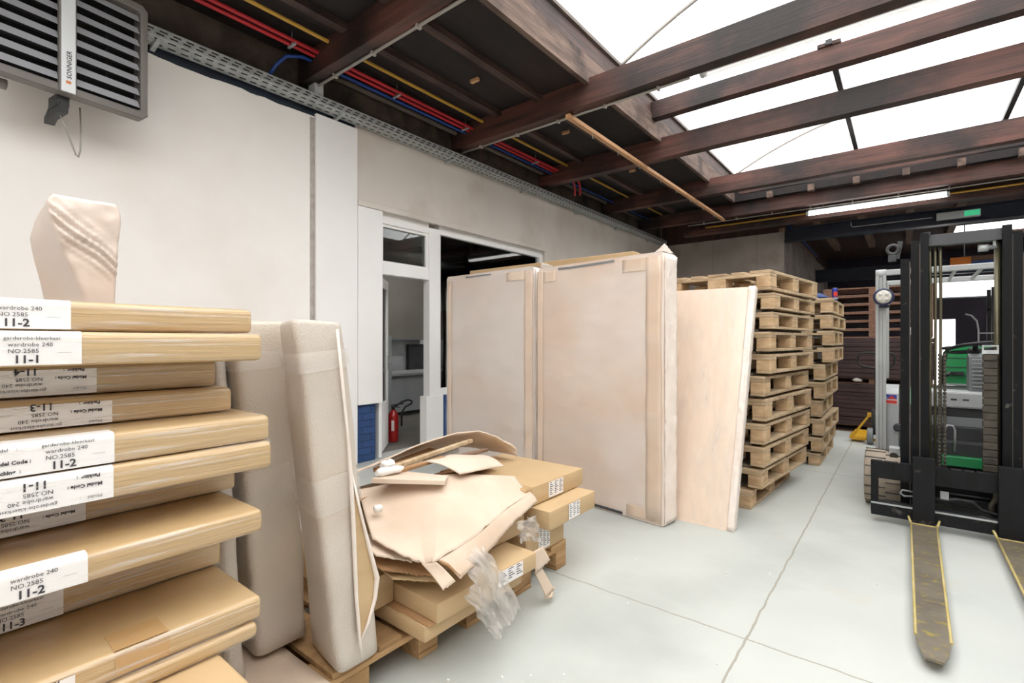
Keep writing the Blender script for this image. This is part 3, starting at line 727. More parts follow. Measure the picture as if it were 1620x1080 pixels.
place_pallet(-2.09, 1.96, 0, R(-90), 'wooden pallet under the cartons and torn cardboard heap', 'pallets on the floor by the cartons', 1, 'palletor')
place_pallet(-1.90, .10, 0, R(-90), 'wooden pallet under the tall stack of flat cartons', 'pallets on the floor by the cartons', 1, 'palletor')
# things lying on the second stack
m = M()
def cloth(u, v):
    x = -1.0+.36*u; y = 5.96+.5*v
    return (x, y, 1.705+.075*math.sin(PI*u)**.6*math.sin(PI*v)**.6*(1+.5*noise.noise((u*4, v*4, 2)))+.012*noise.noise((u*9, v*9, 0)))
m.grid(cloth, 18, 14, thick=.004); solo('blue_jacket', m, 'bluecloth', 'crumpled dark blue cloth on top of the second pallet stack', 'cloth')
m = M(); m.grid(lambda u, v: (-.98+.3*u, 5.88+.06*v, 1.688+.022*math.sin(PI*u)*math.sin(PI*v)+.004*noise.noise((u*9, v*5, 0))), 12, 5, thick=.004)
solo('white_rag', m, 'whitecloth', 'small white rag beside the blue cloth on the second pallet stack', 'rag')
t = thing('drink_can', 'blue and silver drink can on top of the second pallet stack', 'can', (-.535, 6.3, 1.685))
c = (-.60, 6.35, 1.685)
m = M(); m.lathe([(.022, 0), (.027, .008), (.027, .125), (.021, .14)], c, n=16); part('body', m, 'canblue', t)
m = M(); m.lathe([(.0205, .1405), (.0215, .143), (.019, .143)], c, n=16); part('lid', m, 'galv', t)
m = M(); m.grid(lambda u, v: (c[0]+.0275*math.cos(-1.9+u*1.5), c[1]+.0275*math.sin(-1.9+u*1.5), c[2]+.05+.05*v), 8, 1); part('red_mark', m, 'signred', t)
m = M(); m.grid(lambda u, v: (c[0]+.0273*math.cos(-2.6+u*3.4), c[1]+.0273*math.sin(-2.6+u*3.4), c[2]+.02+.02*v), 8, 1); part('silver_band', m, 'galv', t)

# ------------------------------------------------------------------ stack of flat cartons at the left
def print_label(m, X, yr, zb, zt, code, up, rows=4, brand=True):
    """label on a face at x=X; yr its right edge; printed lines"""
    w = .215
    ctr_y = yr - w/2; ctr_z = (zb+zt)/2
    sgn = 1 if up else -1
    def pt(a, b): return (X+.001, ctr_y + sgn*a, ctr_z + sgn*b)
    xd, yd = (0, sgn, 0), (0, 0, sgn)
    h = (zt-zb)
    l = -w/2
    b = -h/2
    T = lambda s, size, a, bb, bold=0: text_into(m, s, size, pt(a, bb), xd, yd, 1, 'LEFT', bold)
    T(code, .0225, l+.108, b+.007, .0006)
    T('NO.2585', .0122, l+.100, b+.0275)
    T('wardrobe 240', .0118, l+.100, b+.041)
    T('Packing  :', .0105, l+.024, b+.009, .0004)
    T('Model Code :', .0105, l+.020, b+.0275, .0004)
    text_into(m, '. ----------', .007, pt(l+.172, b+.026), xd, yd, 1)
    if h > .064:
        T('garderobe-kleerkast', .0105, l+.094, b+.0545)
        T('Model    :', .0100, l+.020, b+.0545)
    if h > .082: T('PEARL', .0145, l+.104, b+.067, .0003)
def carton(lab, X, y1, z0, z1, depth=.72, length=1.9, film=True, bev=.014, group='flat cartons in the left stack'):
    t = thing('flat_carton', lab, 'carton', (X-depth/2, y1-length/2, z0), 0, group)
    m = M(); m.box((X-depth, y1-length, z0), (X, y1, z1), 0, bev, 3)
    t.location.y = y1-length/2
    part('carton_body', m, 'cardfilm' if film else 'card', t, smooth=40)
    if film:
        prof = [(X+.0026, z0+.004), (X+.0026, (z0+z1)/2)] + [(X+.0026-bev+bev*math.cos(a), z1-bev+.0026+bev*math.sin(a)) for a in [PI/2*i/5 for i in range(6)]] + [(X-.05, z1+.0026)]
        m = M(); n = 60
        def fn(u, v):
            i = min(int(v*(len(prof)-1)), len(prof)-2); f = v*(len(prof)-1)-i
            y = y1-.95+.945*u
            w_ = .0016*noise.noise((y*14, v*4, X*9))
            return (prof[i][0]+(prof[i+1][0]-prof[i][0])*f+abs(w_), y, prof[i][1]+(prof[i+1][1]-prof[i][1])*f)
        m.grid(fn, n, len(prof)-1); part('film_glare', m, 'streak', t)  # wavy film strip with glare painted white along the front top edge
    return t
def put_label(t, X, yr, z0, z1, code, up, over=.05, zt=None):
    m = M()
    zb = z0+.004; ztt = z1-.002
    seg = 8; r = .014
    prof = [(X+.0012, zb)]
    if over:
        prof += [(X+.0012-r+r*math.cos(a), z1-r+.0012+r*math.sin(a)) for a in [PI/2*i/6 for i in range(7)]]
        prof += [(X-over, z1+.0014)]
    else: prof += [(X+.0012, z1-.012)]
    for (xa, za), (xb, zb2) in zip(prof, prof[1:]):
        m.quad((xa, yr-.215, za), (xa, yr, za), (xb, yr, zb2), (xb, yr-.215, zb2))
    print_label(m, X+.0012, yr, z0+.002, z1-.002, code, up)
    part('shipping_label', m, ['label', 'ink'], t, label='white paper label with black print')
STK = [  # label, X, right end y, z0, z1, film, (label right edge y, code, upright, over top)
    ('topmost flat carton of the left stack, upright label 11-2', -1.45, .641, 1.273, 1.340, 1, (.250, '11-2', True, .05)),
    ('flat carton second from the top of the left stack, upright label 11-1', -1.415, .653, 1.197, 1.271, 1, (.262, '11-1', True, .05)),
    ('short recessed carton third from the top, upside down label 11-4', -1.60, .603, 1.118, 1.195, 1, (.325, '11-4', False, 0)),
    ('recessed carton fourth from the top, upside down label 11-3', -1.55, .628, 1.046, 1.116, 1, (.345, '11-3', False, 0)),
    ('protruding carton midway up the left stack, upright label 11-2', -1.40, .667, .974, 1.044, 1, (.316, '11-2', True, .05)),
    ('carton midway up the left stack with upside down label 11-1', -1.39, .668, .898, .972, 1, (.312, '11-1', False, .02)),
    ('recessed dark carton below the middle with upside down label 11-3', -1.58, .650, .807, .896, 1, (.30, '11-3', False, 0, .872)),
    ('protruding carton in the lower stack showing all label lines, 11-2', -1.34, .620, .744, .805, 1, (.258, '11-2', True, .03)),
    ('recessed carton in the lower stack with upright label 11-3', -1.60, .618, .586, .742, 1, (.262, '11-3', True, 0, .68)),
    ('wide protruding plain carton near the bottom, packing label upside down', -1.325, .610, .523, .584, 1, (.235, '11-2', False, 0)),
    ('thin carton right under the wide protruding one near the bottom', -1.32, .598, .48, .521, 1, None),
    ('lowest visible carton of the left stack, only its top showing', -1.157, .512, .40, .478, 0, None),
    ('carton under the lowest visible one, resting near the pallet', -1.2, .50, .27, .398, 0, None),
    ('bottom carton of the left stack on its pallet', -1.22, .50, .146, .268, 0, None)]
for lab, X, y1, z0, z1, film, L_ in STK:
    t = carton(lab, X, y1, z0, z1, .36 if X > -1.5 else .30, 1.85, film)
    if L_: put_label(t, X, L_[0], z0, L_[4] if len(L_) > 4 else z1, L_[1], L_[2], L_[3])
    if .515 < z0 < .53:      # tape across the edge
        m = M(); yy = .30
        m.box((X-.09, yy, z1+.0005), (X-.004, yy+.10, z1+.0015)); m.box((X+.0005, yy, z0+.01), (X+.0015, yy+.10, z1-.008)); part('tape', m, 'tape', t)

# ------------------------------------------------------------------ upright wrapped panels
def rsec(c, z, r=.03, k=4, squash=1.0, ns=5):
    c = [Vector((p[0], p[1])) for p in c]; n = len(c); ctr = sum(c, Vector((0, 0)))/n; out = []
    for i in range(n):
        p = ctr+(c[i]-ctr)*squash; a = (ctr+(c[i-1]-ctr)*squash-p); b = (ctr+(c[(i+1) % n]-ctr)*squash-p)
        ra = min(r, a.length*.45); rb = min(r, b.length*.45)
        A = p+a.normalized()*ra; B_ = p+b.normalized()*rb
        for j in range(k+1):
            s = j/k; q = A*(1-s)**2 + p*2*s*(1-s) + B_*s*s
            out.append((q.x, q.y, z))
        # points along the side
        nx = ctr+(c[(i+1) % n]-ctr)*squash; e = nx - (nx-p).normalized()*min(r, (nx-p).length*.45)
        for j in range(1, ns):
            q = B_.lerp(e, j/ns); out.append((q.x, q.y, z))
    return out
def upright(m, bot, top, z0, z1, r=.03, n=22, wob=.006, seed=0, squash=.9, ztop=None):
    secs = []
    for i in range(n+1):
        s = i/n; z = z0+(z1-z0)*s
        c = [(b[0]+(t_[0]-b[0])*s, b[1]+(t_[1]-b[1])*s) for b, t_ in zip(bot, top)]
        sec = rsec(c, z, r)
        if ztop: sec = [(x, y, zz+ztop(x, y)*s) for x, y, zz in sec]
        if wob:
            sec = [tuple(Vector(p)+noise.noise_vector(Vector(p)*5+Vector((seed*7, 0, 0)))*wob) for p in sec]
        secs.append(sec)
    def capsec(s, dz):
        src = secs[0] if dz < 0 else secs[-1]
        cx = sum(p[0] for p in src)/len(src); cy = sum(p[1] for p in src)/len(src)
        return [(cx+(p[0]-cx)*s, cy+(p[1]-cy)*s, p[2]+dz) for p in src]
    secs = [capsec(squash, -.012)] + secs + [capsec(.97, .010), capsec(squash, .014)]
    m.loft(secs)
bot2 = [(-1.44, .908), (-1.455, 1.079), (-1.71, 1.125), (-1.70, .953)]
top2 = [(-1.45, .765), (-1.45, .931), (-1.64, .970), (-1.64, .805)]
def mkpanel(lab, bot, top, z0, z1, seed):
    t = thing('bubble_wrap_bundle', lab, 'panel', (sum(p[0] for p in bot)/4, sum(p[1] for p in bot)/4, z0-.012), 0, 'bubble wrapped panels standing on the pallet')
    m = M(); upright(m, bot, top, z0, z1, .034, 26, .008, seed); part('bubble_wrap', m, 'bubble', t)
    for za, zb in ((.70, .82), (1.16, 1.22)):       # overlapping turns of clear film
        m = M(); secs = []
        for i in range(6):
            z = za+(zb-za)*i/5; s = (z-z0)/(z1-z0)
            c = [Vector((b[0]+(t_[0]-b[0])*s, b[1]+(t_[1]-b[1])*s)) for b, t_ in zip(bot, top)]
            ce = sum(c, Vector((0, 0)))/4
            c = [p+(p-ce).normalized()*.010 for p in c]
            sec = [Vector(p)+noise.noise_vector(Vector(p)*5+Vector((seed*7, 0, 0)))*.008 for p in rsec(c, z, .036)]
            secs.append([(p.x, p.y, p.z+.10*(p.y-ce.y)) for p in sec])
        m.loft(secs, cap=False); part('film_band', m, 'haze', t)
    return t
p2 = mkpanel('upright bubble wrapped panel with torn slit, beside the cardboard heap', bot2, top2, .163, 1.30, 1)
def end2(s, z, out=.004):
    v = (z-.157)/(1.30-.157)
    a = Vector(bot2[0]).lerp(Vector(top2[0]), v); b = Vector(bot2[1]).lerp(Vector(top2[1]), v)
    p = a.lerp(b, s); return (p.x+out, p.y, z)
m = M()
pts = [(.74, .83), (.86, .66), (1.04, .44), (.92, .34), (.50, .24), (.54, .40), (.62, .56)]
m.bm.faces.new([m.bm.verts.new(end2(s, z, .010)) for s, z in pts]); part('exposed_carton', m, 'card', p2, label='brown cardboard showing through the slit')
m = M()
m.tube([end2(s, z, .013) for s, z in ((.80, 1.29), (.78, 1.1), (.77, .95), (.74, .83), (.68, .68), (.62, .56), (.54, .40), (.50, .24), (.50, .18))], [.005, .006, .005, .007, .008, .008, .007, .006, .003], 6)
m.tube([end2(s, z, .014) for s, z in ((.74, .83), (.88, .64), (1.03, .47), (1.07, .43), (.96, .36), (.74, .29), (.50, .24))], [.004, .006, .009, .010, .008, .006, .004], 6)
part('wrap_edge', m, 'wrapend', p2, label='white torn edge of the wrap')
mkpanel('upright bubble wrapped panel between the flat cartons and the torn one', [(-1.725, .778), (-1.725, .962), (-2.18, .97), (-2.18, .79)], [(-1.715, .70), (-1.695, .890), (-2.15, .91), (-2.15, .72)], .17, 1.305, 2)
mkpanel('narrow bubble wrapped panel half hidden behind the stack of flat cartons', [(-1.66, .655), (-1.66, .718), (-2.1, .73), (-2.1, .66)], [(-1.78, .656), (-1.78, .697), (-2.2, .71), (-2.2, .66)], .17, 1.25, 3)
m = M(); m.grid(lambda u, v: (-1.92+.47*u, .60+.285*v, .149+.004*noise.noise((u*3, v*3, 0))), 10, 8, thick=.004)
solo('cardboard_sheet', m, 'cardpale', 'flat beige cardboard sheet on the pallet at the foot of the upright panels', 'cardboard')
# twisted wrapped slab behind the stack
t = thing('wrapped_slab', 'tall film wrapped slab with a twisted top behind the flat carton stack', 'slab', (-2.48, .45, 0))
def sq(yl, yr, xf, xb, z): return [(xf, yl, z), (xf-.02, yr, z), (xb, yr+.03, z), (xb, yl-.02, z)]
secs = []
keys = [(0, .448, .54, .366, -2.60), (1.41, .448, .54, .366, -2.60), (1.55, .40, .545, .335, -2.60), (1.64, .37, .55, .322, -2.60), (1.70, .345, .557, .335, -2.58), (1.745, .335, .557, .35, -2.52), (1.775, .35, .548, .375, -2.48)]
for i in range(141):
    z = 1.775*i/140
    for a, b in zip(keys, keys[1:]):
        if a[0] <= z <= b[0]:
            s = (z-a[0])/(b[0]-a[0]); v = [a[k]+(b[k]-a[k])*s for k in range(5)]; break
    tw = .10*max(0, (z-1.45)/.35)
    c = [(-2.36, v[1]), (-2.36, v[2]), (v[4], v[2]+.02), (v[4], v[3])]
    sec = rsec(c, z, .016, 5, 1.0, 20)
    out = []
    for p in sec:
        p = Vector(p); q = p+noise.noise_vector(Vector((p.x*4, p.y*4, p.z*6)))*.010
        d = (p.z-1.69)+(p.y-.36)*.85            # film gathered in diagonal folds over the front
        k = max(0, min(1, (p.x+2.42)/.05))*max(0, min(1, (p.z-1.42)/.1))
        fold = max(0, 1-abs(d)/.10)
        q.x += k*fold*(.009*math.sin(d*190+3*noise.noise((p.y*9, p.z*5, 3)))+.010) + k*.006*noise.noise((p.y*20, p.z*20, 7))
        out.append(tuple(q))
    secs.append(out)
m = M(); m.loft(secs); part('wrapped_body', m, 'wrapped', t)
# ------------------------------------------------------------------ cartons and torn cardboard on the second pallet
def flat(lab, a, b, z0, z1, rot=0, mt='card', bev=.006, label=None, group='flat cartons on the heap pallet', tape=None):
    """carton with its front edge on +X; a, b = x range, y range"""
    cx, cy = (a[0]+a[1])/2, (b[0]+b[1])/2
    t = thing('flat_carton', lab, 'carton', (cx, cy, z0), rot, group)
    m = M(); m.box((a[0]-cx, b[0]-cy, 0), (a[1]-cx, b[1]-cy, z1-z0), 0, bev, 2); m.jitter(.003, 4, cx*9+cy); part('carton_body', m, mt, t, world=False, smooth=40)
    if label:
        y0, y1, w_ = label; h = z1-z0
        m = M(); m.box((a[1]-cx+.001, y0-cy, h*.10), (a[1]-cx+.0035, y1-cy, h*.93))
        zz = h*.86; k = 0
        while zz > h*.2:       # lines of small print, too fine to read
            for q in range(3):
                ya = y0-cy+.008+q*(y1-y0)/3; wd = (y1-y0)/3*(.35+.5*((k*7+q*3) % 5)/5)
                m.box((a[1]-cx+.0035, ya, zz), (a[1]-cx+.0042, ya+wd, zz+.0035), 1)
            zz -= .010; k += 1
        part('shipping_label', m, ['label', 'ink'], t, world=False, label='small white paper label')
    if tape:
        m = M()
        for y0, y1 in tape: m.box((a[1]-cx+.0008, y0-cy, .004), (a[1]-cx+.002, y1-cy, z1-z0-.004)); m.box((a[1]-cx-.09, y0-cy, z1-z0+.0008), (a[1]-cx-.002, y1-cy, z1-z0+.002))
        part('tape', m, 'tape', t, world=False)
    return t
flat('lowest carton at the near corner of the heap, jutting over the pallet edge', (-2.2, -1.375), (1.215, 1.80), .146, .206)
flat('thin carton hanging in the dark beside the torn panel, under the torn cardboard', (-2.3, -1.60), (1.135, 1.25), .212, .34, R(1))
flat('wide flat carton under the torn cardboard, with white label and dented corner', (-2.25, -1.335), (1.265, 1.86), .212, .286, R(-2), label=(1.60, 1.76, 0))
flat('carton mostly buried under the large torn cardboard sheet', (-2.35, -1.50), (1.40, 1.985), .292, .455)
flat('lower right carton of the heap, standing on the pallet with white label', (-2.2, -1.495), (1.99, 2.345), .146, .298, label=(2.10, 2.20, 0), tape=[(2.0, 2.06)])
flat('middle right carton of the heap, sticking out furthest with white label', (-2.15, -1.390), (2.05, 2.51), .302, .398, label=(2.225, 2.335, 0))
flat('topmost right carton of the heap with white label', (-2.12, -1.50), (1.99, 2.56), .402, .500, label=(2.20, 2.34, 0), tape=[(2.0, 2.05)])
# thin torn layer between the two lowest cartons
m = M(); m.grid(lambda u, v: (-2.1+.74*u+.02*noise.noise((u*9, v*9, 3)), 1.225+.40*v+.012*noise.noise((u*14, v*2, 0)), .2085+.001*math.sin(u*9)), 20, 6, thick=.0025)
solo('cardboard_sheet', m, 'carddark', 'thin torn cardboard layer between the two lowest cartons of the heap', 'cardboard')

def pl(pts, s):
    n = len(pts)-1; i = min(int(s*n), n-1); f = s*n-i
    return Vector(pts[i]).lerp(Vector(pts[i+1]), f)
def sheet(m, back, front, nu, nv, sag=0, jag=0, thick=.005, seed=0, wav=.006, jb=0, mi=0):
    def fn(u, v):
        a, b = pl(back, u), pl(front, u)
        p = a.lerp(b, v); p.z += -sag*math.sin(PI*v) + wav*noise.noise((p.x*5+seed, p.y*5, seed*2.0))
        if jag and v > .99: p += (b-a).normalized()*jag*(noise.noise((u*23+seed*5, seed, 1))+.6*noise.noise((u*61, seed, 4)))
        if jb and v < .01: p += (a-b).normalized()*jb*noise.noise((u*31+seed, seed, 2))
        return p
    m.grid(fn, nu, nv, mi, thick)
t = thing('cardboard_sheet', 'large bent torn cardboard sheet draped over the heap of cartons', 'cardboard', (-1.6, 1.55, .38))
m = M(); sheet(m, [(-1.88, 1.28, .60), (-1.78, 1.5, .615), (-1.70, 1.75, .60), (-1.60, 2.03, .545)], [(-1.57, 1.13, .505), (-1.43, 1.17, .465), (-1.355, 1.20, .446), (-1.31, 1.21, .462), (-1.37, 1.475, .452), (-1.46, 1.80, .468), (-1.49, 2.03, .482)], 60, 14, .012, .010, .005, 1, .008)
part('main_sheet', m, 'cardpale', t)
m = M(); sheet(m, [(-1.365, 1.195, .447), (-1.308, 1.212, .463)], [(-1.25, 1.19, .388), (-1.235, 1.235, .408)], 10, 6, -.004, .006, .005, 2, .003)
part('flap', m, 'cardpale', t)
m = M(); sheet(m, [(-1.312, 1.225, .462), (-1.37, 1.475, .452), (-1.46, 1.80, .468), (-1.488, 2.02, .482)], [(-1.245, 1.268, .40), (-1.335, 1.53, .393), (-1.42, 1.80, .415), (-1.455, 2.03, .445)], 40, 6, -.006, .006, .005, 3, .004)
part('flap', m, 'cardpale', t)
m = M(); m.tube([(-1.306, 1.228, .462), (-1.285, 1.246, .448), (-1.25, 1.27, .41)], [.006, .007, .004], 5); part('torn_edge', m, 'carddark', t)
for k, (a, b, lab) in enumerate([
    ([(-1.75, 1.12, .475), (-1.62, 1.34, .455)], [(-1.50, 1.095, .465), (-1.44, 1.33, .385)], 'torn folded cardboard piece just under the large sheet, at its left'),
    ([(-1.78, 1.12, .445), (-1.62, 1.36, .42)], [(-1.50, 1.115, .42), (-1.43, 1.30, .345)], 'second torn cardboard piece under the large sheet, frayed at the left'),
    ([(-1.8, 1.15, .40), (-1.66, 1.42, .385)], [(-1.49, 1.16, .375), (-1.405, 1.335, .315)], 'tan cardboard piece lowest under the large sheet, pointing down')]):
    m = M(); sheet(m, a, b, 22, 8, -.012, .016, .005, 4+k, .012); solo('cardboard_scrap', m, ['cardpale', 'carddark', 'card'][k], lab, 'cardboard scrap')
# arched sheet with scraps inside, on top of the heap
t = thing('cardboard_sheet', 'arched dark cardboard sheet on top of the heap with wood scraps inside', 'cardboard', (-2.1, 1.9, .50))
zk = [(-2.05, 1.30, .615), (-1.98, 1.44, .658), (-1.97, 1.62, .70), (-1.97, 1.82, .725), (-1.98, 2.0, .732), (-1.98, 2.18, .715), (-1.96, 2.32, .665), (-1.94, 2.42, .59), (-1.92, 2.46, .535)]
bk = [(-2.45, 1.40, .48), (-2.45, 1.55, .50), (-2.45, 1.7, .515), (-2.45, 1.85, .52), (-2.45, 2.0, .53), (-2.45, 2.15, .53), (-2.45, 2.3, .53), (-2.4, 2.4, .53), (-2.35, 2.46, .525)]
m = M(); sheet(m, bk, zk, 48, 12, .0, .012, .006, 8, .008); part('sheet', m, 'cardpale', t)
m = M(); m.tube([(-1.95, 2.36, .635), (-1.93, 2.42, .60), (-1.925, 2.45, .575), (-1.93, 2.47, .52)], [.006, .010, .008, .004], 6); part('torn_edge', m, 'cardpale', t)
m = M(); sheet(m, [(-2.30, 1.16, .47), (-2.1, 1.5, .49), (-2.05, 2.2, .512)], [(-1.80, 1.20, .575), (-1.85, 1.5, .585), (-1.84, 2.2, .545)], 20, 8, .01, .01, .005, 5, .006); solo('cardboard_sheet', m, 'carddark', 'brown cardboard sheet lying under the wood scraps on the heap', 'cardboard')
m = M(); sheet(m, [(-1.86, 1.64, .655), (-1.90, 1.85, .645), (-1.89, 2.10, .60)], [(-1.655, 1.685, .62), (-1.66, 1.88, .603), (-1.72, 2.09, .566)], 18, 8, -.015, .004, .005, 6, .004)
solo('cardboard_flap', m, 'cardpale', 'light flat cardboard flap lying across the front of the heap', 'cardboard')
m = M(); m.prism([(-1.76, 1.26), (-1.62, 1.552), (-1.69, 1.64), (-1.86, 1.46)], 'z', 0, .018)
for v in m.bm.verts: v.co.z += .655 - (v.co.y-1.26)*.14 - (v.co.x+1.76)*.06
m.jitter(.003, 6, 2); solo('board_offcut', m, 'cardpale', 'thick beige board offcut pointing out below the arched sheet', 'offcut')
for k, (a, b, w_, h_, mt, lab) in enumerate([
    ((-1.86, 1.42, .665), (-1.99, 2.12, .672), .03, .020, 'palletw', 'longest pale wood stick inside the arched cardboard'),
    ((-1.82, 1.40, .655), (-1.88, 1.80, .645), .035, .016, 'carddark', 'brownish broken wood stick inside the arched cardboard'),
    ((-1.93, 1.70, .650), (-1.99, 1.99, .640), .05, .025, 'conduit', 'grey weathered wood piece inside the arched cardboard'),
    ((-1.88, 1.86, .632), (-1.95, 2.2, .605), .03, .02, 'rafter', 'splintered brown wood piece at the right inside the arched cardboard'),
    ((-1.98, 1.45, .635), (-2.08, 1.9, .640), .05, .02, 'carddark', 'flat brown strip under the wood sticks in the arched cardboard')]):
    m = M(); m.bar(a, b, w_, h_, 0, .003); m.jitter(.006, 14, k); solo('wood_scrap', m, mt, lab, 'wood scrap')
for k, (a, b, r_, lab) in enumerate([((-1.775, 1.30, .685), (-1.80, 1.46, .672), .018, 'white foam tube lying at the left front of the scraps'), ((-1.86, 1.39, .682), (-1.87, 1.46, .683), .024, 'white foam lump behind the foam tube among the scraps'), ((-1.68, 1.215, .57), (-1.67, 1.25, .575), .016, 'small white foam bit under the board offcut by the torn panel')]):
    m = M(); A, B_ = Vector(a), Vector(b); m.tube([A.lerp(B_, i/6) for i in range(7)], [r_*.6, r_, r_*1.05, r_, r_*.95, r_, r_*.5], 10); m.jitter(.004, 30, k); solo('foam_piece', m, 'foam', lab, 'foam')
# crumpled film hanging down the front of the heap
t = thing('plastic_film', 'crumpled clear plastic film hanging from the torn cardboard at the front of the heap', 'plastic film', (-1.29, 1.45, .10))
for k, (L1, w0, w1) in enumerate([([(-1.30, 1.37, .44), (-1.26, 1.40, .375), (-1.255, 1.45, .27), (-1.25, 1.54, .12)], .09, .10), ([(-1.30, 1.43, .43), (-1.265, 1.46, .36), (-1.25, 1.50, .27), (-1.23, 1.57, .14)], .05, .09), ([(-1.27, 1.35, .33), (-1.25, 1.39, .25), (-1.245, 1.44, .17), (-1.24, 1.49, .10)], .05, .03)]):
    def fn(u, v, L1=L1, w0=w0, w1=w1, k=k):
        p = pl(L1, v); w_ = w0+(w1-w0)*v
        n_ = noise.noise_vector((u*5+k*9, v*6, k*3.3))*.022
        return p+Vector((n_.x, (u-.5)*w_+n_.y*.6, n_.z*.6+(u-.5)*.04))
    m = M(); m.grid(fn, 12, 26, smooth=True); part('film_strip', m, 'film', t)
m = M()
def fn(u, v):
    n_ = noise.noise_vector((u*7, v*7, 9.1))*.025
    return Vector((-1.42+.02*v+n_.x, 1.82+.16*u+n_.y*.6, .40-.13*v*(.6+.4*u)+n_.z*.5))
m.grid(fn, 14, 12); solo('plastic_film', m, 'film', 'small wad of clear film tucked under the right end of the torn cardboard', 'plastic film')
m = M(); sheet(m, [(-1.352, 1.845, .275), (-1.352, 1.93, .275)], [(-1.345, 1.865, .175), (-1.34, 1.975, .20)], 8, 8, 0, .012, .004, 11, .004)
solo('cardboard_scrap', m, 'cardpale', 'white torn paper scrap at the right end of the wide flat carton', 'paper scrap')
m = M(); sheet(m, [(-1.36, 1.875, .172), (-1.36, 1.925, .185)], [(-1.33, 1.93, .038), (-1.335, 2.0, .05)], 8, 8, 0, .015, .004, 12, .006); m.tube([(-1.335, 1.925, .04), (-1.33, 1.965, .03), (-1.345, 2.02, .055)], [.004, .012, .003], 6)
solo('cardboard_scrap', m, 'cardpale', 'torn cardboard strip hanging by the floor at the right of the heap', 'cardboard scrap')
m = M()
rr = random.Random(5)
for k in range(34):
    x = -1.35+abs(rr.gauss(0, .5)); y = .9+rr.random()*2.4; s = .002+rr.random()*.004
    m.obox((x, y, s*.4), (s*2, s, s*.8), (0, 0, rr.random()*3))
c = solo('floor_crumbs', m, 'foam', 'tiny pale crumbs scattered on the floor beside the heap', 'crumbs'); c['kind'] = 'stuff'

# ------------------------------------------------------------------ tall wrapped cartons against the shop front
def tall(lab, fl, fr, th, z1, mt, strips, seed, endmat='wrapend'):
    fl, fr = Vector(fl), Vector(fr); d = (fr-fl); w_ = d.length; d.normalize(); nb = Vector((-d.y, d.x))
    if nb.y < 0: nb = -nb
    bl, br = fl+nb*th, fr+nb*th
    t = thing('wrapped_carton', lab, 'carton', ((fl.x+br.x)/2, (fl.y+br.y)/2, 0), 0, 'tall wrapped cartons by the shop front')
    m = M(); upright(m, [fl, fr, br, bl], [fl, fr, br, bl], .014, z1, .018, 26, .006, seed, .985); part('wrapped_body', m, mt, t)
    def fp(s, z, o=.006): p = fl+d*(s*w_)-nb*o; return (p.x, p.y, z)
    for (s0, s1, za, zb, mm, nm) in strips:
        m = M(); n = 14
        def fn(u, v): 
            p = Vector(fp(s0+(s1-s0)*u, za+(zb-za)*v)); q = noise.noise_vector(p*5+Vector((seed*7, 0, 0)))*.006
            return p+q
        m.grid(fn, 4, n, thick=.001); part(nm, m, mm, t)
    m = M()
    def ff(u, v):
        p = Vector(fp(.005+.985*u, .03+(z1-.05)*v, .012)); n_ = noise.noise((u*3, v*5, seed*3.0))*.004
        return (p.x-nb.x*n_, p.y-nb.y*n_, p.z)
    m.grid(ff, 16, 24); part('film_wrap', m, 'streakdiag' if seed == 1 else 'haze', t)
    # padded end face
    m = M()
    def fe(u, v):
        p = fr+nb*(th*(.06+.9*u))+d*(.008); z = .02+(z1-.03)*v
        n_ = .006*noise.noise((u*5, z*14, seed))+.005*noise.noise((u*11, z*30, seed))
        return (p.x+d.x*n_, p.y+d.y*n_, z)
    m.grid(fe, 10, 60, thick=.004); part('padded_end', m, endmat, t)
    return t, fp
tb, fp = tall('tallest front wrapped carton with white padded end, beside the leaning panel', (-2.405, 3.366), (-1.27, 3.229), .178, 1.845, 'wrapped',
     [(.0, .055, .02, 1.83, 'wraptape', 'edge_strip'), (.885, .985, .02, 1.83, 'wraptape', 'edge_strip'), (.055, .18, 1.735, 1.825, 'wraptape', 'edge_strip'), (.72, .885, 1.74, 1.83, 'wraptape', 'edge_strip'), (.20, .66, 1.822, 1.838, 'midgrey', 'dark_edging'), (.30, .72, .015, .035, 'dkgrey', 'dark_edging'), (.75, .985, .02, .10, 'wraptape', 'edge_strip')], 1)
m = M(); sheet(m, [(-1.40, 3.30, 1.85), (-1.28, 3.27, 1.855), (-1.255, 3.33, 1.85)], [(-1.36, 3.29, 1.865), (-1.28, 3.27, 1.915), (-1.25, 3.35, 1.86)], 14, 6, 0, .012, .003, 3, .01)
part('film_tuft', m, 'wrapend', tb, label='white tuft of loose film at the top corner')
m = M(); sheet(m, [(-2.39, 3.39, 1.85), (-2.27, 3.37, 1.85)], [(-2.38, 3.375, 1.905), (-2.25, 3.36, 1.862)], 12, 5, 0, .012, .003, 6, .01); part('film_tuft', m, 'wrapend', tb)
tall('tall cloudy wrapped carton at the left, half covering the shop window', (-3.56, 3.43), (-2.45, 3.385), .16, 1.872, 'wrapgrey',
     [(.90, .985, .02, 1.85, 'wraptape', 'edge_strip'), (.03, .075, .02, 1.84, 'wraptape', 'edge_strip'), (.72, .9, 1.78, 1.855, 'wraptape', 'edge_strip'), (.25, .55, 1.853, 1.866, 'midgrey', 'dark_edging')], 2)
t = thing('tall_carton', 'plain brown tall carton standing behind the two wrapped cartons', 'carton', (-2.55, 3.72, 0))
m = M(); m.box((-3.46, 3.66, 0), (-1.68, 3.80, 1.965), 0, .006); part('carton_body', m, 'card', t)
m = M(); m.box((-3.44, 3.70, 1.966), (-1.70, 3.76, 1.968)); part('tape', m, 'tape', t)
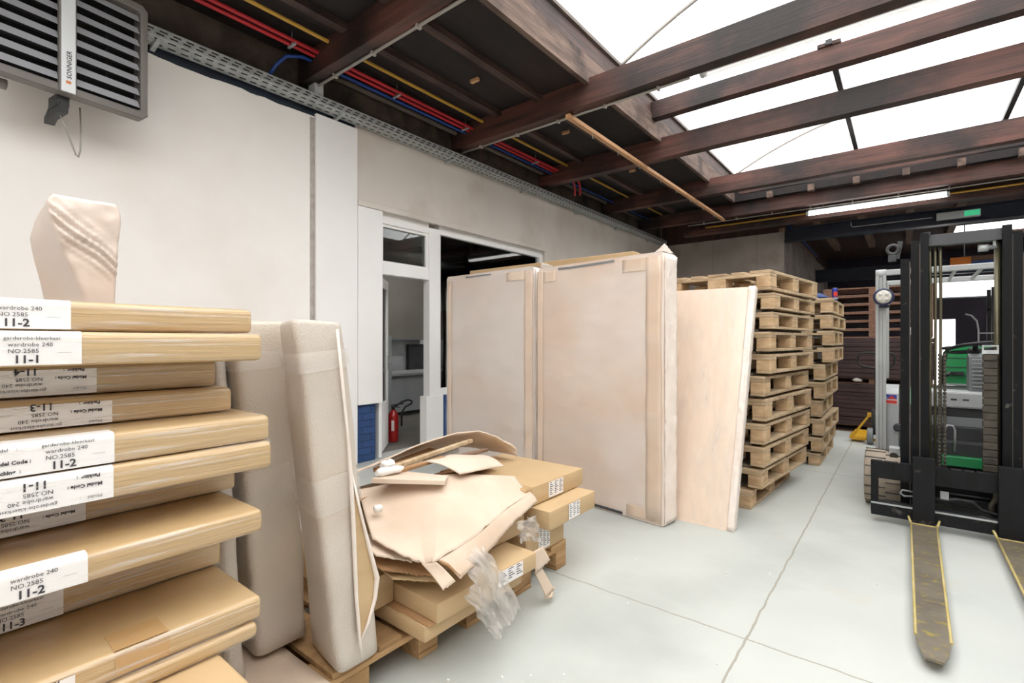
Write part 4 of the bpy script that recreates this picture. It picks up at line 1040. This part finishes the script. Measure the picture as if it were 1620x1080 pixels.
# leaning panel
t = thing('leaning_panel', 'peach board wrapped in film leaning against the tall pallet stack', 'board', (-1.16, 3.6, 0))
Bq = [Vector((-1.44, 3.44, .0)), Vector((-.884, 3.44, .0)), Vector((-.851, 3.895, 1.648)), Vector((-1.44, 3.905, 1.652))]
bn = Vector((0, .964, -.266))
def lp(u, v, o=0): return Bq[0].lerp(Bq[1], u).lerp(Bq[3].lerp(Bq[2], u), v)+bn*o
m = M()
secs = []
for i in range(25):
    v = i/24; sec = []
    for u, o in ((0, 0), (.25, 0), (.5, 0), (.75, 0), (.97, .0), (1, .012), (1, .05), (.97, .062), (.5, .062), (0, .062)):
        p = lp(u, v, o); sec.append(p+noise.noise_vector(p*6)*.003*(0 < v < 1))
    secs.append(sec)
m.loft(secs, smooth=True)
part('board', m, 'leanboard', t, smooth=50)
m = M(); m.grid(lambda u, v: lp(.925+.08*u, .0+1.003*v, -.004-.004*noise.noise((u*3, v*25, 1))), 6, 50, thick=.002); part('edge_film', m, 'wrapend', t, label='white doubled film along the right edge')
m = M(); m.grid(lambda u, v: lp(1.008, .002+v, .002+.058*u)+Vector((.003*noise.noise((u*4, v*40, 1)), 0, 0)), 4, 60, thick=.002); part('edge_film', m, 'wrapend', t)
m = M(); m.grid(lambda u, v: lp(.01+.9*u, .01+.985*v, -.006), 10, 24); part('film_wrap', m, 'streakv', t)
# ------------------------------------------------------------------ unit heater on the left wall
HT = thing('unit_heater', 'large grey slatted unit heater on the left wall, top corner', 'heater', (-3.96, .667, 2.745), R(8))
H_ = .765; W_ = .43; Dp = .155
def hp(name, m, mt, **k): return part(name, m, mt, HT, world=False, **k)
m = M()
o = [(-W_+.03, 0), (W_-.03, 0), (W_, .03), (W_, H_-.03), (W_-.03, H_), (-W_+.03, H_), (-W_, H_-.03), (-W_, .03)]
i_ = [(-W_+.06, .05), (W_-.06, .05), (W_-.045, .06), (W_-.045, H_-.06), (W_-.06, H_-.05), (-W_+.06, H_-.05), (-W_+.045, H_-.06), (-W_+.045, .06)]
def ring(poly, x, k=1): return [(x, (p[0])*k, H_/2+(p[1]-H_/2)*k) for p in poly]
m.loft([ring(i_, -.10), ring(i_, -.004), ring(i_, .0, 1.03), ring(o, .0, .985), ring(o, -.012), ring(o, -.07), ring(o, -.09, .985), ring(o, -Dp, .88)], smooth=False, cap=False)
m.bm.faces.new([m.bm.verts.new(p) for p in ring(o, -Dp, .88)])
hp('casing', m, 'heatcase')
m = M(); m.box((-.11, -W_+.04, .04), (-.10, W_-.04, H_-.04)); hp('back_plate', m, 'black')
for sd in (-1, 1):
    for k in range(8):
        z = .095+k*.082
        m = M(); ya, yb = (.038, W_-.05) if sd > 0 else (-W_+.05, -.038)
        m.prism([(-.008, z-.022), (-.002, z-.026), (-.040, z+.030), (-.048, z+.030)], 'y', ya, yb)
        hp('louvre', m, 'louvre')
m = M(); m.box((-.05, .205, .05), (-.045, .215, H_-.05)); hp('linkage', m, 'black')
m = M(); m.box((-.02, -.042, .0), (.012, .042, H_), 0, .004); hp('centre_rail', m, 'heatcase')
m = M(); m.box((.012, -.034, .004), (.018, .034, H_-.004), 0, .002)
text_into(m, 'SONNIGER', .034, (.0185, .014, .085), (0, 0, 1), (0, -1, 0), 1, 'LEFT', .0004)
vs = m.box((.0182, -.012, .055), (.0188, .012, .072), 2)
hp('name_strip', m, ['strip', 'ink', 'orangeprint'], label='white strip with dark lettering')
m = M(); m.box((-.20, -.03, -.06), (-.06, .03, .01), 0, .004); m.prism([(-.26, -.10), (-.06, -.10), (-.04, -.04), (-.22, -.02)], 'y', -.022, .022); hp('bracket', m, 'dkgrey')
m = M(); m.bar((-.22, 0, -.07), (-.385, .03, -.07), .05, .04); hp('wall_arm', m, 'dkgrey')
m = M(); m.lathe([(.03, -.02), (.03, .02)], (-.15, -.25, -.01), 'y', 14); hp('knob', m, 'heatcase')
m = M(); m.tube([(-.12, .0, -.09), (-.13, .03, -.16), (-.16, .07, -.24), (-.2, .105, -.295), (-.22, .125, -.30), (-.235, .14, -.25), (-.24, .145, -.12), (-.24, .14, .03)], .005, 6); hp('cable', m, 'conduit', label='thin pale cable hanging in a loop')
# ------------------------------------------------------------------ forklift
FX = .30
FK = thing('forklift', 'forklift with black mast and green and grey body at the right, forks towards the camera', 'forklift', (FX, 5.3, 0))
def fpart(name, m, mt, label=None, smooth=None): return part(name, m, mt, FK, label=label, smooth=smooth)
def fork(xa, xb, xta, xtb):
    m = M(); y0, y1 = 4.22, 4.262
    m.box((xa+.008, y0, .03), (xb-.008, y1, .485), 0, .003)
    # blade: tapering plate with chamfered nose
    def sec(y, w, zt, zb):
        k = (4.2-y)/(4.2-2.46); a = xa+(xta-xa)*k; b = xb+(xtb-xb)*k; c = (a+b)/2; h = (b-a)/2*w
        return [(c-h, y, zb), (c+h, y, zb), (c+h, y, zt), (c-h, y, zt)]
    m.loft([sec(4.26, 1, .052, .012), sec(3.4, 1, .052, .018), sec(2.62, 1, .052, .03), sec(2.52, .80, .052, .036), sec(2.452, .50, .050, .040)], 1, smooth=False)
    f = fpart('fork', m, ['fork_blk', 'forkblade'])
    for sd in (0, 1):
        m = M(); e = []
        for y in (4.215, 3.6, 3.0, 2.62):
            k = (4.2-y)/(4.2-2.46); x = (xa+(xta-xa)*k) if sd == 0 else (xb+(xtb-xb)*k); e.append((x, y, .050))
        m.tube(e, .006, 6); part('worn_edge', m, 'forkedge', f, label='pale yellow worn edge')
    m = M()
    for x, s_ in ((xa-.002, -1), (xb+.002, 1)):
        m.tube([(x-.004*s_, 4.19, .045), (x+.006*s_, 4.20, .075), (x+.012*s_, 4.23, .085)], .007, 6)
    m.bar((xa-.004, 4.195, .052), (xb+.004, 4.195, .052), .012, .008)
    part('retaining_clip', m, 'forkedge', f)
    return f
fork(.027, .157, .032, .140)
fork(.436, .566, .446, .556)
# carriage
m = M()
z = [(-.19, .425)]
x = -.19; top = []
rr = random.Random(3)
while x < .79:
    top.append((x, .4225)); x2 = min(x+.06+.05*rr.random(), .79); top.append((x2-.012, .4225)); top.append((x2-.006, .412)); x = x2
top.append((.79, .4225))
m.prism([(-.19, .305)]+top+[(.79, .305)], 'y', 4.268, 4.315); fpart('carriage_bar', m, 'fork_blk')
m = M(); m.prism([(4.262, .050), (4.30, .050), (4.33, .09), (4.33, .145), (4.275, .145), (4.268, .128)], 'x', -.19, .79); fpart('carriage_bar', m, 'fork_blk')
m = M(); m.box((-.19, 4.258, .128), (.79, 4.266, .138)); fpart('bar_lip', m, 'galv', label='bright worn lip of the lower bar')
for x0, x1 in ((-.192, -.150), (.30-.02, .30+.02), (.752, .794)):
    if x0 < 0 or x0 > .7:
        m = M(); m.box((x0, 4.272, .06), (x1, 4.325, .42), 0, .003); fpart('end_plate', m, 'fork_blk')
# mast
def rails(s):
    X = lambda v: FX + s*v
    for nm, a, b, y0, y1, z0, z1 in (('outer', .33, .278, 4.44, 4.58, .09, 1.83), ('mid', .272, .225, 4.40, 4.54, .11, 1.945), ('inner', .222, .178, 4.37, 4.50, .13, 1.985)):
        m = M(); xo, xi = X(a), X(b); t_ = .014*(1 if xi > xo else -1)
        m.prism([(xo, y0), (xi, y0), (xi, y0+.03), (xo+t_, y0+.03), (xo+t_, y1-.03), (xi, y1-.03), (xi, y1), (xo, y1)], 'z', z0, z1)
        fpart('mast_rail', m, 'mast')
        if nm != 'inner':
            m = M(); m.box((xi-.003, y0-.002, z0+.1), (xi+.003, y0+.004, z1-.02)); fpart('wear_strip', m, 'greypipe')
rails(-1); rails(1)
m = M(); m.prism([(4.40, 1.90), (4.47, 1.90), (4.48, 1.97), (4.41, 1.975)], 'x', .10, .50); m.box((.09, 4.385, 1.965), (.13, 4.46, 1.992)); fpart('mast_crosshead', m, 'dkgrey')
m = M(); m.box((-.02, 4.58, .16), (.62, 4.62, .30)); fpart('mast_brace', m, 'mast')
m = M(); m.lathe([(.024, 0), (.024, .05), (.014, .052), (.014, .09)], (.37, 4.44, 1.86), 'x', 14); m.box((.44, 4.43, 1.86), (.455, 4.45, 1.92)); fpart('roller', m, 'galv')
for x in (.13, .157, .184):
    m = M(); m.tube([(x, 4.45, .42), (x, 4.452, 1.0), (x+.002, 4.45, 1.6), (x, 4.45, 1.86), (x-.005, 4.47, 1.90)], .0085, 8); fpart('hydraulic_hose', m, 'olive')
m = M(); m.tube([(.462, 4.45, .30), (.462, 4.45, 1.93)], .0155, 12); fpart('lift_rod', m, 'olive')
m = M(); m.tube([(.462, 4.47, .10), (.462, 4.47, 1.12)], .026, 12); fpart('lift_cylinder', m, 'mast')
def chain(x, w, y, z0, z1, n, name, mt):
    m = M(); h = (z1-z0)/n
    for i in range(n):
        za = z0+i*h
        m.box((x-w/2, y, za+.004), (x+w/2, y+.022, za+h-.003), 0, .003, 1)
    m.box((x-w/2+.006, y+.008, z0), (x+w/2-.006, y+.018, z1))
    fpart(name, m, mt)
chain(.425, .072, 4.40, .36, 1.17, 17, 'hose_chain', 'chain')
m = M(); m.box((.386, 4.395, 1.17), (.464, 4.425, 1.195)); m.box((.386, 4.395, 1.195), (.394, 4.42, 1.225)); m.box((.456, 4.395, 1.195), (.464, 4.42, 1.225)); m.bar((.386, 4.40, 1.222), (.464, 4.40, 1.222), .02, .008); fpart('chain_anchor', m, 'galv')
chain(.178, .018, 4.40, .30, 1.17, 34, 'lift_chain', 'chain')
chain(.205, .018, 4.41, .30, 1.17, 34, 'lift_chain', 'chain')
# eye bracket on the mast top
m = M(); P_ = [(-.072+.032*math.cos(2*PI*i/18), 4.46, 1.905+.032*math.sin(2*PI*i/18)) for i in range(18)]; m.tube(P_, .011, 8, closed=True)
m.box((-.10, 4.45, 1.82), (-.052, 4.49, 1.868), 0, .004); m.bar((-.05, 4.47, 1.84), (-.03, 4.47, 1.96), .02, .03); fpart('lifting_eye', m, 'dkgrey')
# wheels
def wheel(x0, x1, y, r, name='wheel', hub='dkgrey'):
    t_ = M(); w_ = x1-x0
    t_.lathe([(r*.55, 0), (r*.93, 0), (r, .012), (r, w_-.012), (r*.93, w_), (r*.55, w_)], (x0, y, r), 'x', 40)
    for k in range(17):
        a = 2*PI*k/17
        t_.obox((x0+w_*.28, y+math.cos(a)*(r+.0005), r+math.sin(a)*(r+.0005)), (w_*.52, .005, .010), (a-PI/2, 0, 0), 1)
        t_.obox((x0+w_*.76, y+math.cos(a+.18)*(r+.0005), r+math.sin(a+.18)*(r+.0005)), (w_*.46, .005, .010), (a+.18-PI/2, 0, 0), 1)
    w = fpart(name, t_, ['tyre', 'dkgrey'])
    h = M(); h.lathe([(.03, -.004), (r*.3, .02), (r*.55, .01), (r*.55, w_-.01), (r*.3, w_-.02), (.03, w_+.004)], (x0, y, r), 'x', 24)
    part('hub', h, hub, w)
wheel(-.25, -.005, 4.79, .205); wheel(.605, .85, 4.79, .205)
wheel(-.12, .04, 6.28, .18, 'wheel', 'silver'); wheel(.56, .72, 6.28, .18, 'wheel', 'silver')
# chassis and body
m = M(); m.box((.02, 4.62, .10), (.58, 6.4, .30), 0, .01); fpart('chassis', m, 'dkgrey')
m = M(); m.box((.20, 4.86, .335), (.62, 4.92, .405), 0, .004); fpart('front_panel', m, 'green')
m = M(); m.box((.05, 4.92, .30), (.68, 4.98, .50), 0, .004); fpart('front_panel', m, 'dkgrey')
m = M(); m.box((-.02, 5.06, .49), (.70, 5.12, .60), 0, .006); fpart('front_panel', m, 'dkgrey')
m = M(); m.box((-.02, 5.09, .60), (.70, 5.15, .67), 0, .004); fpart('front_panel', m, 'midgrey')
m = M(); m.box((-.02, 5.12, .67), (.70, 5.18, .74), 0, .004); fpart('front_panel', m, 'dkgrey')
m = M(); m.box((.05, 5.08, .74), (.68, 5.35, .865), 0, .015)
for x in (.27, .34): m.box((x, 5.078, .80), (x+.035, 5.081, .812), 1)
fpart('dashboard', m, ['ltgrey', 'dkgrey'])
m = M(); m.box((-.02, 4.98, .10), (.62, 5.05, .50)); fpart('bulkhead', m, 'dkgrey')
m = M(); m.tube([(.228, 4.88, .44), (.228, 4.87, .60), (.24, 4.87, .63), (.27, 4.87, .63), (.282, 4.87, .60), (.282, 4.88, .44)], .007, 8); fpart('grab_loop', m, 'galv')
# lower hydraulics between the carriage bars
m = M(); m.box((.20, 4.60, .13), (.26, 4.68, .30), 0, .006); m.box((.54, 4.56, .12), (.60, 4.66, .25), 0, .006); m.tube([(.18, 4.55, .26), (.56, 4.55, .255)], .008, 8); m.tube([(.20, 4.56, .20), (.50, 4.56, .20)], .006, 6); m.tube([(.20, 4.56, .17), (.50, 4.56, .17)], .006, 6); fpart('hydraulic_block', m, 'dkgrey')
m = M(); m.box((.178, 4.34, .205), (.222, 4.36, .255), 0, .003); fpart('plate', m, 'ltgrey')
m = M(); m.tube([(.10, 4.36, .19), (.2, 4.35, .195), (.27, 4.35, .215), (.34, 4.35, .21), (.38, 4.35, .17), (.45, 4.35, .155), (.60, 4.36, .16)], .011, 8); fpart('hydraulic_hose', m, 'black')
m = M(); m.tube([(.45, 4.37, .30), (.445, 4.36, .25), (.425, 4.36, .21), (.425, 4.36, .15)], .014, 8); fpart('hydraulic_hose', m, 'chain')
m = M(); m.tube([(.04, 4.34, .225), (-.02, 4.335, .23), (-.03, 4.335, .205), (-.01, 4.335, .19), (.04, 4.34, .195)], .006, 6); fpart('bent_pin', m, 'galv')
m = M(); m.tube([(.30, 4.62, .32), (.36, 4.56, .335), (.44, 4.56, .33), (.47, 4.56, .30), (.47, 4.56, .28)], .008, 8); fpart('hydraulic_hose', m, 'galv')
# left and right cowls, pillars, guard
for s in (-1, 1):
    a, b = FX+s*.475, FX+s*.345
    m = M()
    m.prism([(5.06, .29), (5.7, .29), (5.7, .80), (5.55, .87), (5.12, .87), (5.06, .83)], 'x', min(a, b), max(a, b))
    fpart('cowl', m, 'ltgrey')
    m = M(); m.box((min(a, b)-.004, 4.80, .265), (max(a, b)+.004, 5.4, .30), 0, .006); fpart('fender', m, 'silver')
    pa, pb = FX+s*.493, FX+s*.424
    m = M(); y0 = 5.0; lo, hi = min(pa, pb), max(pa, pb); w_ = hi-lo
    m.prism([(lo, y0), (lo+w_*.3, y0), (lo+w_*.36, y0+.01), (lo+w_*.64, y0+.01), (lo+w_*.7, y0), (hi, y0), (hi, y0+.055), (lo, y0+.055)], 'z', .29, 1.80)
    fpart('guard_pillar', m, 'silver')
    m = M(); m.box((lo, 5.9, .9), (hi, 5.955, 1.80), 0, .006); fpart('guard_pillar', m, 'silver')
    m = M(); m.lathe([(.035, 0), (.035, w_)], (lo, 5.03, 1.80), 'x', 16); fpart('pillar_joint', m, 'ltgrey')
    m = M(); m.bar((FX+s*.46, 5.0, 1.805), (FX+s*.46, 5.95, 1.805), .045, .035, 0, .006); fpart('guard_rail', m, 'silver')
for y in (5.02, 5.93):
    m = M(); m.bar((FX-.46, y, 1.805), (FX+.46, y, 1.805), .035, .045, 0, .006); fpart('guard_rail', m, 'silver')
for x in (.0, .15, .30, .45, .60):
    m = M(); m.bar((x, 5.03, 1.805), (x+.005, 5.92, 1.805), .014, .03, 0, .003); fpart('guard_bar', m, 'silver')
m = M(); m.box((-.145, 5.054, .742), (-.052, 5.06, .825)); m.box((-.141, 5.052, .782), (-.056, 5.055, .821), 1); m.box((-.141, 5.052, .747), (-.056, 5.055, .774), 2)
for k, h in enumerate((.012, .022, .03, .018, .010)): m.box((-.112+k*.010, 5.050, .783), (-.103+k*.010, 5.053, .783+h), 2)
m.box((-.136, 5.050, .790), (-.116, 5.0525, .797))
fpart('sticker', m, ['label', 'signblue', 'signred'], label='blue, white and red sticker')
m = M(); m.box((-.10, 4.70, .33), (-.035, 4.80, .45), 0, .006); m.lathe([(.026, 0), (.026, .03)], (-.07, 4.685, .39), 'y', 14, 1); fpart('tilt_bracket', m, ['ltgrey', 'chain'])
m = M(); m.lathe([(.022, 0), (.03, .01), (.03, .05)], (-.05, 5.02, .56), 'y', 14); fpart('front_lamp', m, 'dkgrey')
# headlamp
l0 = (-.138, 4.90, 1.603)
m = M(); m.lathe([(.052, 0), (.066, .0), (.069, .012), (.066, .03), (.05, .05), (.02, .06), (.001, .06)], l0, 'y', 28); m.box((-.150, 4.955, 1.535), (-.126, 5.0, 1.56)); m.box((-.17, 4.94, 1.52), (-.105, 5.0, 1.54)); lamp = fpart('headlamp', m, 'navyhead')
m = M(); m.lathe([(.001, -.010), (.04, -.008), (.053, -.001)], (l0[0], l0[1], l0[2]), 'y', 28)
for dx in (-.02, .02):
    for dz in (-.02, .02): m.lathe([(.001, -.014), (.012, -.012), (.013, -.008)], (l0[0]+dx, l0[1]-.001, l0[2]+dz), 'y', 10)
part('lens', m, 'lens', lamp)
# driver's place
m = M(); m.prism([(5.2, .86), (5.45, .86), (5.42, 1.10), (5.34, 1.155), (5.24, 1.13)], 'x', .385, .53); fpart('steering_console', m, 'midgrey')
m = M()
for k in range(8): m.box((.40, 5.18, .90+k*.03), (.52, 5.2, .905+k*.03))
m.tube([(.50, 5.16, .95), (.47, 5.12, .955)], .006, 6); m.tube([(.50, 5.16, 1.06), (.46, 5.11, 1.075)], .006, 6); fpart('lever', m, 'ltgrey')
sw = M(); C0 = Vector((.425, 5.37, 1.20)); ax = Matrix.Rotation(R(-12), 4, 'X') @ Matrix.Rotation(R(-8), 4, 'Y')
sw.tube([C0 + ax @ Vector((.165*math.cos(2*PI*i/32), .165*math.sin(2*PI*i/32), 0)) for i in range(32)], .014, 8, closed=True)
for a in (30, 150, 270): sw.bar(C0+ax @ Vector((0, 0, -.02)), C0+ax @ Vector((.16*math.cos(R(a)), .16*math.sin(R(a)), 0)), .03, .014)
sw.lathe([(.035, -.06), (.045, -.02), (.03, .0)], C0, n=14); sw.tube([C0+Vector((0, 0, -.03)), C0+Vector((.02, .0, -.10))], .025, 8)
fpart('steering_wheel', sw, 'black')
m = M(); m.prism([(.30, 1.205), (.44, 1.205), (.70, 1.205), (.70, .86), (.265, .86), (.275, 1.0)], 'y', 5.88, 6.05)
for zz in (.945, 1.02, 1.10): m.box((.26, 5.875, zz), (.70, 5.882, zz+.006), 1)
m.box((.265, 5.865, .862), (.70, 5.885, .878), 2)
fpart('seat_back', m, ['green', 'dkgrey', 'ltgrey'])
m = M(); m.tube([(.252, 5.9, .86), (.262, 5.9, 1.0), (.285, 5.9, 1.15), (.30, 5.9, 1.195), (.24, 5.92, 1.185)], [.022, .024, .024, .022, .012], 8); fpart('seat_trim', m, 'black')
m = M(); m.box((.20, 5.55, .70), (.68, 5.9, .86), 0, .03, 3); fpart('seat', m, 'black')
m = M(); m.tube([(.33, 5.86, .965), (.30, 5.83, .975), (.285, 5.80, .95)], .014, 8); m.bar((.33, 5.86, .97), (.40, 5.86, .97), .03, .03); fpart('seat_lever', m, 'dkgrey')
m = M(); m.prism([(5.6, .22), (6.62, .22), (6.68, .5), (6.62, .78), (6.1, .80), (5.6, .68)], 'x', .0, .60); fpart('counterweight', m, 'green')
m = M(); m.box((-.16, 5.1, .30), (.76, 6.1, .40), 0, .01); fpart('floor_plate', m, 'dkgrey')
# ------------------------------------------------------------------ far end: brown sheets, pallet truck, clutter
def sheets(n, z0, z1, where):
    h = (z1-z0)/n
    for i in range(n):
        m = M(); o = .02*noise.noise((i*1.7, z0*9, 3)); q = .025*noise.noise((i*2.3, z0*5, 8))
        m.box((-.95+o, 8.28+q, z0+i*h+.002), (.30+o, 9.25+q, z0+(i+1)*h-.002), 0, .004, 1); m.jitter(.002, 3, i)
        solo('brown_sheet', m, 'brown', 'dark brown sheet in the %s pile under the red brown pallets at the far end' % where, 'sheet', 'dark brown sheets, %s pile' % where)
def far_pallet(z, s, lab):
    place_pallet(-.325, 8.72, z, R(90), lab, 'red brown pallets at the far end', s, 'palletdk')
far_pallet(0, .68, 'dark pallet on the floor under the lower pile of brown sheets')
sheets(10, .10, .665, 'lower')
far_pallet(.667, .62, 'dark pallet between the two piles of brown sheets')
sheets(9, .758, 1.295, 'upper')
for k in range(6):
    far_pallet(1.297+k*.116, .8, 'red brown pallet on the far brown sheets, ' + ['lowest of six', 'second of six from below', 'third of six from below', 'fourth of six from below', 'fifth of six from below', 'topmost of six'][k])
m = M(); m.grid(lambda u, v: (-.02+.20*u, 8.235+.003*noise.noise((u*4, v*4, 0)), 1.335+.10*v), 6, 4, thick=.002); solo('white_sheet', m, 'label', 'white sheet of paper pinned on the far pallets beside the forklift pillar', 'paper')
m = M()
for k in range(1): m.lathe([(.01, 0), (.05, .01), (.055, .03), (.03, .05), (.005, .055)], (-.52, 8.235, .70), n=14)
m.jitter(.012, 12, 2); solo('plastic_bag', m, 'film', 'small white plastic bag in the gap between the piles of brown sheets', 'bag')

t = thing('pallet_truck', 'yellow hand pallet truck with black loop handle in front of the brown sheets', 'pallet truck', (-.28, 7.6, 0))
m = M()
for s in (-1, 1):
    m.bar((-.28+s*.25, 7.5, .06), (-.28+s*.06, 7.5, .36), .03, .025, 0, .004)
m.bar((-.54, 7.5, .045), (-.02, 7.5, .045), .025, .035, 0, .004); m.bar((-.37, 7.5, .35), (-.19, 7.5, .35), .05, .05, 0, .004); m.bar((-.545, 7.5, .045), (-.515, 7.5, .12), .05, .03, 0, .003)
part('frame', m, 'yellow', t)
for s in (-1, 1):
    m = M(); m.box((-.28+s*.19-.075, 7.52, .03), (-.28+s*.19+.075, 8.24, .055), 0, .006); part('fork', m, 'yellow', t)
m = M(); m.tube([(-.28, 7.47, .12), (-.28, 7.47, .42)], .05, 14); part('pump', m, 'dkgrey', t)
for s in (-1, 1):
    m = M(); m.lathe([(.03, 0), (.095, 0), (.1, .01), (.1, .05), (.095, .06), (.03, .06)], (-.28+s*.06-.03, 7.44, .10), 'x', 24); part('wheel', m, 'midgrey', t)
m = M(); m.tube([(-.28, 7.46, .40), (-.28, 7.40, .92)], .016, 10); part('drawbar', m, 'black', t)
hp_ = [(-.24, .93), (-.14, .95), (-.105, .99), (-.10, 1.06), (-.12, 1.105), (-.16, 1.115), (-.40, 1.115), (-.44, 1.105), (-.46, 1.06), (-.455, .99), (-.42, .95), (-.32, .93)]
m = M(); m.tube([(x, 7.38, z) for x, z in hp_], .012, 8, closed=True); part('handle', m, 'black', t)

# clutter in the far room, seen through the mast
t = thing('storage_rack', 'dark shelving rack in the far room behind the forklift', 'rack', (1.9, 13.5, 0))
for x in (1.32, 2.45):
    for y in (13.2, 13.9):
        m = M(); m.box((x-.03, y-.03, 0), (x+.03, y+.03, 2.3)); part('post', m, 'dkgrey', t)
for z in (.3, 1.1, 1.9):
    m = M(); m.box((1.3, 13.18, z), (2.48, 13.93, z+.05)); part('shelf', m, 'brown', t)
for k, (x, z, w_, h, mt, lab) in enumerate([(1.42, .35, .4, .5, 'brown', 'dark red brown carton on the bottom shelf of the far rack'), (1.9, .35, .45, .6, 'dkgrey', 'dark grey crate on the bottom shelf of the far rack'), (1.45, 1.15, .5, .55, 'brown', 'dark red carton on the middle shelf of the far rack'), (2.02, 1.15, .36, .4, 'dkgrey', 'dark crate at the right of the middle shelf of the far rack')]):
    m = M(); m.box((x, 13.25, z), (x+w_, 13.8, z+h), 0, .01); solo('dark_carton', m, mt, lab, 'carton')
t = thing('hand_trolley', 'metal hand trolley with curved handle against the far room wall', 'trolley', (1.0, 12.2, 0))
m = M(); m.tube([(1.02, 12.1, .1), (1.02, 12.15, 1.45), (1.0, 12.18, 1.62), (.93, 12.2, 1.72), (.85, 12.2, 1.75)], .014, 8); m.tube([(1.32, 12.1, .1), (1.32, 12.15, 1.45), (1.30, 12.18, 1.6)], .014, 8)
for z in (.5, 1.0, 1.4): m.bar((1.02, 12.13, z), (1.32, 12.13, z), .02, .02)
part('frame', m, 'silver', t)
m = M(); m.box((1.0, 11.85, .02), (1.34, 12.12, .04)); part('toe_plate', m, 'silver', t)
for x in (.98, 1.34):
    m = M(); m.lathe([(.02, 0), (.09, 0), (.09, .04), (.02, .04)], (x, 12.2, .1), 'x', 16); part('wheel', m, 'black', t)
m = M(); m.box((.80, 13.0, 2.86), (3.0, 13.25, 2.90)); m.box((.80, 13.0, 2.70), (3.0, 13.03, 2.86))
t = thing('wall_shelf', 'long high shelf board with blue front in the far room', 'shelf', (1.9, 13.1, 2.6))
part('board', m, 'rafter', t)
m = M(); m.box((1.0, 12.98, 2.66), (2.2, 13.0, 2.80)); part('front_board', m, 'bluepipe', t)
m = M()
for x in (.9, 2.9): m.tube([(x, 13.12, 2.88), (x, 13.12, 3.76)], .012, 6); 
part('hanger_rod', m, 'galv', t)
m = M(); m.box((.68, 12.93, 2.69), (.98, 12.97, 2.885), 0, .004); solo('orange_panel', m, 'orange', 'bright orange panel at the left end of the high far shelf', 'panel')
m = M(); m.box((.42, 17.95, 0), (.47, 18.0, 1.86)); solo('door_post', m, 'silver', 'pale post at the left of the bright far doorway', 'post')
# ------------------------------------------------------------------ camera, light
cam = bpy.data.cameras.new('camera'); co = bpy.data.objects.new('camera', cam); COL.objects.link(co)
cam.sensor_width = 36; cam.lens = 36*783/1620; cam.clip_start = .02
co.location = (0, 0, 1.25); co.rotation_euler = (PI/2, 0, math.atan(623/783))
SC.camera = co
w = bpy.data.worlds.new('overcast sky'); SC.world = w; w.use_nodes = True
bg = w.node_tree.nodes['Background']; bg.inputs[0].default_value = (1, .985, .97, 1); bg.inputs[1].default_value = 1.0
SC.view_settings.view_transform = 'Standard'; SC.view_settings.look = 'None'; SC.view_settings.gamma = 1
SC.view_settings.exposure = 2.1
try: SC.view_settings.use_curve_mapping = False
except Exception: pass
SC.cycles.max_bounces = 10; SC.cycles.diffuse_bounces = 6; SC.cycles.transparent_max_bounces = 12
SC.cycles.sample_clamp_indirect = 6
try: SC.cycles.use_denoising = True
except Exception: pass
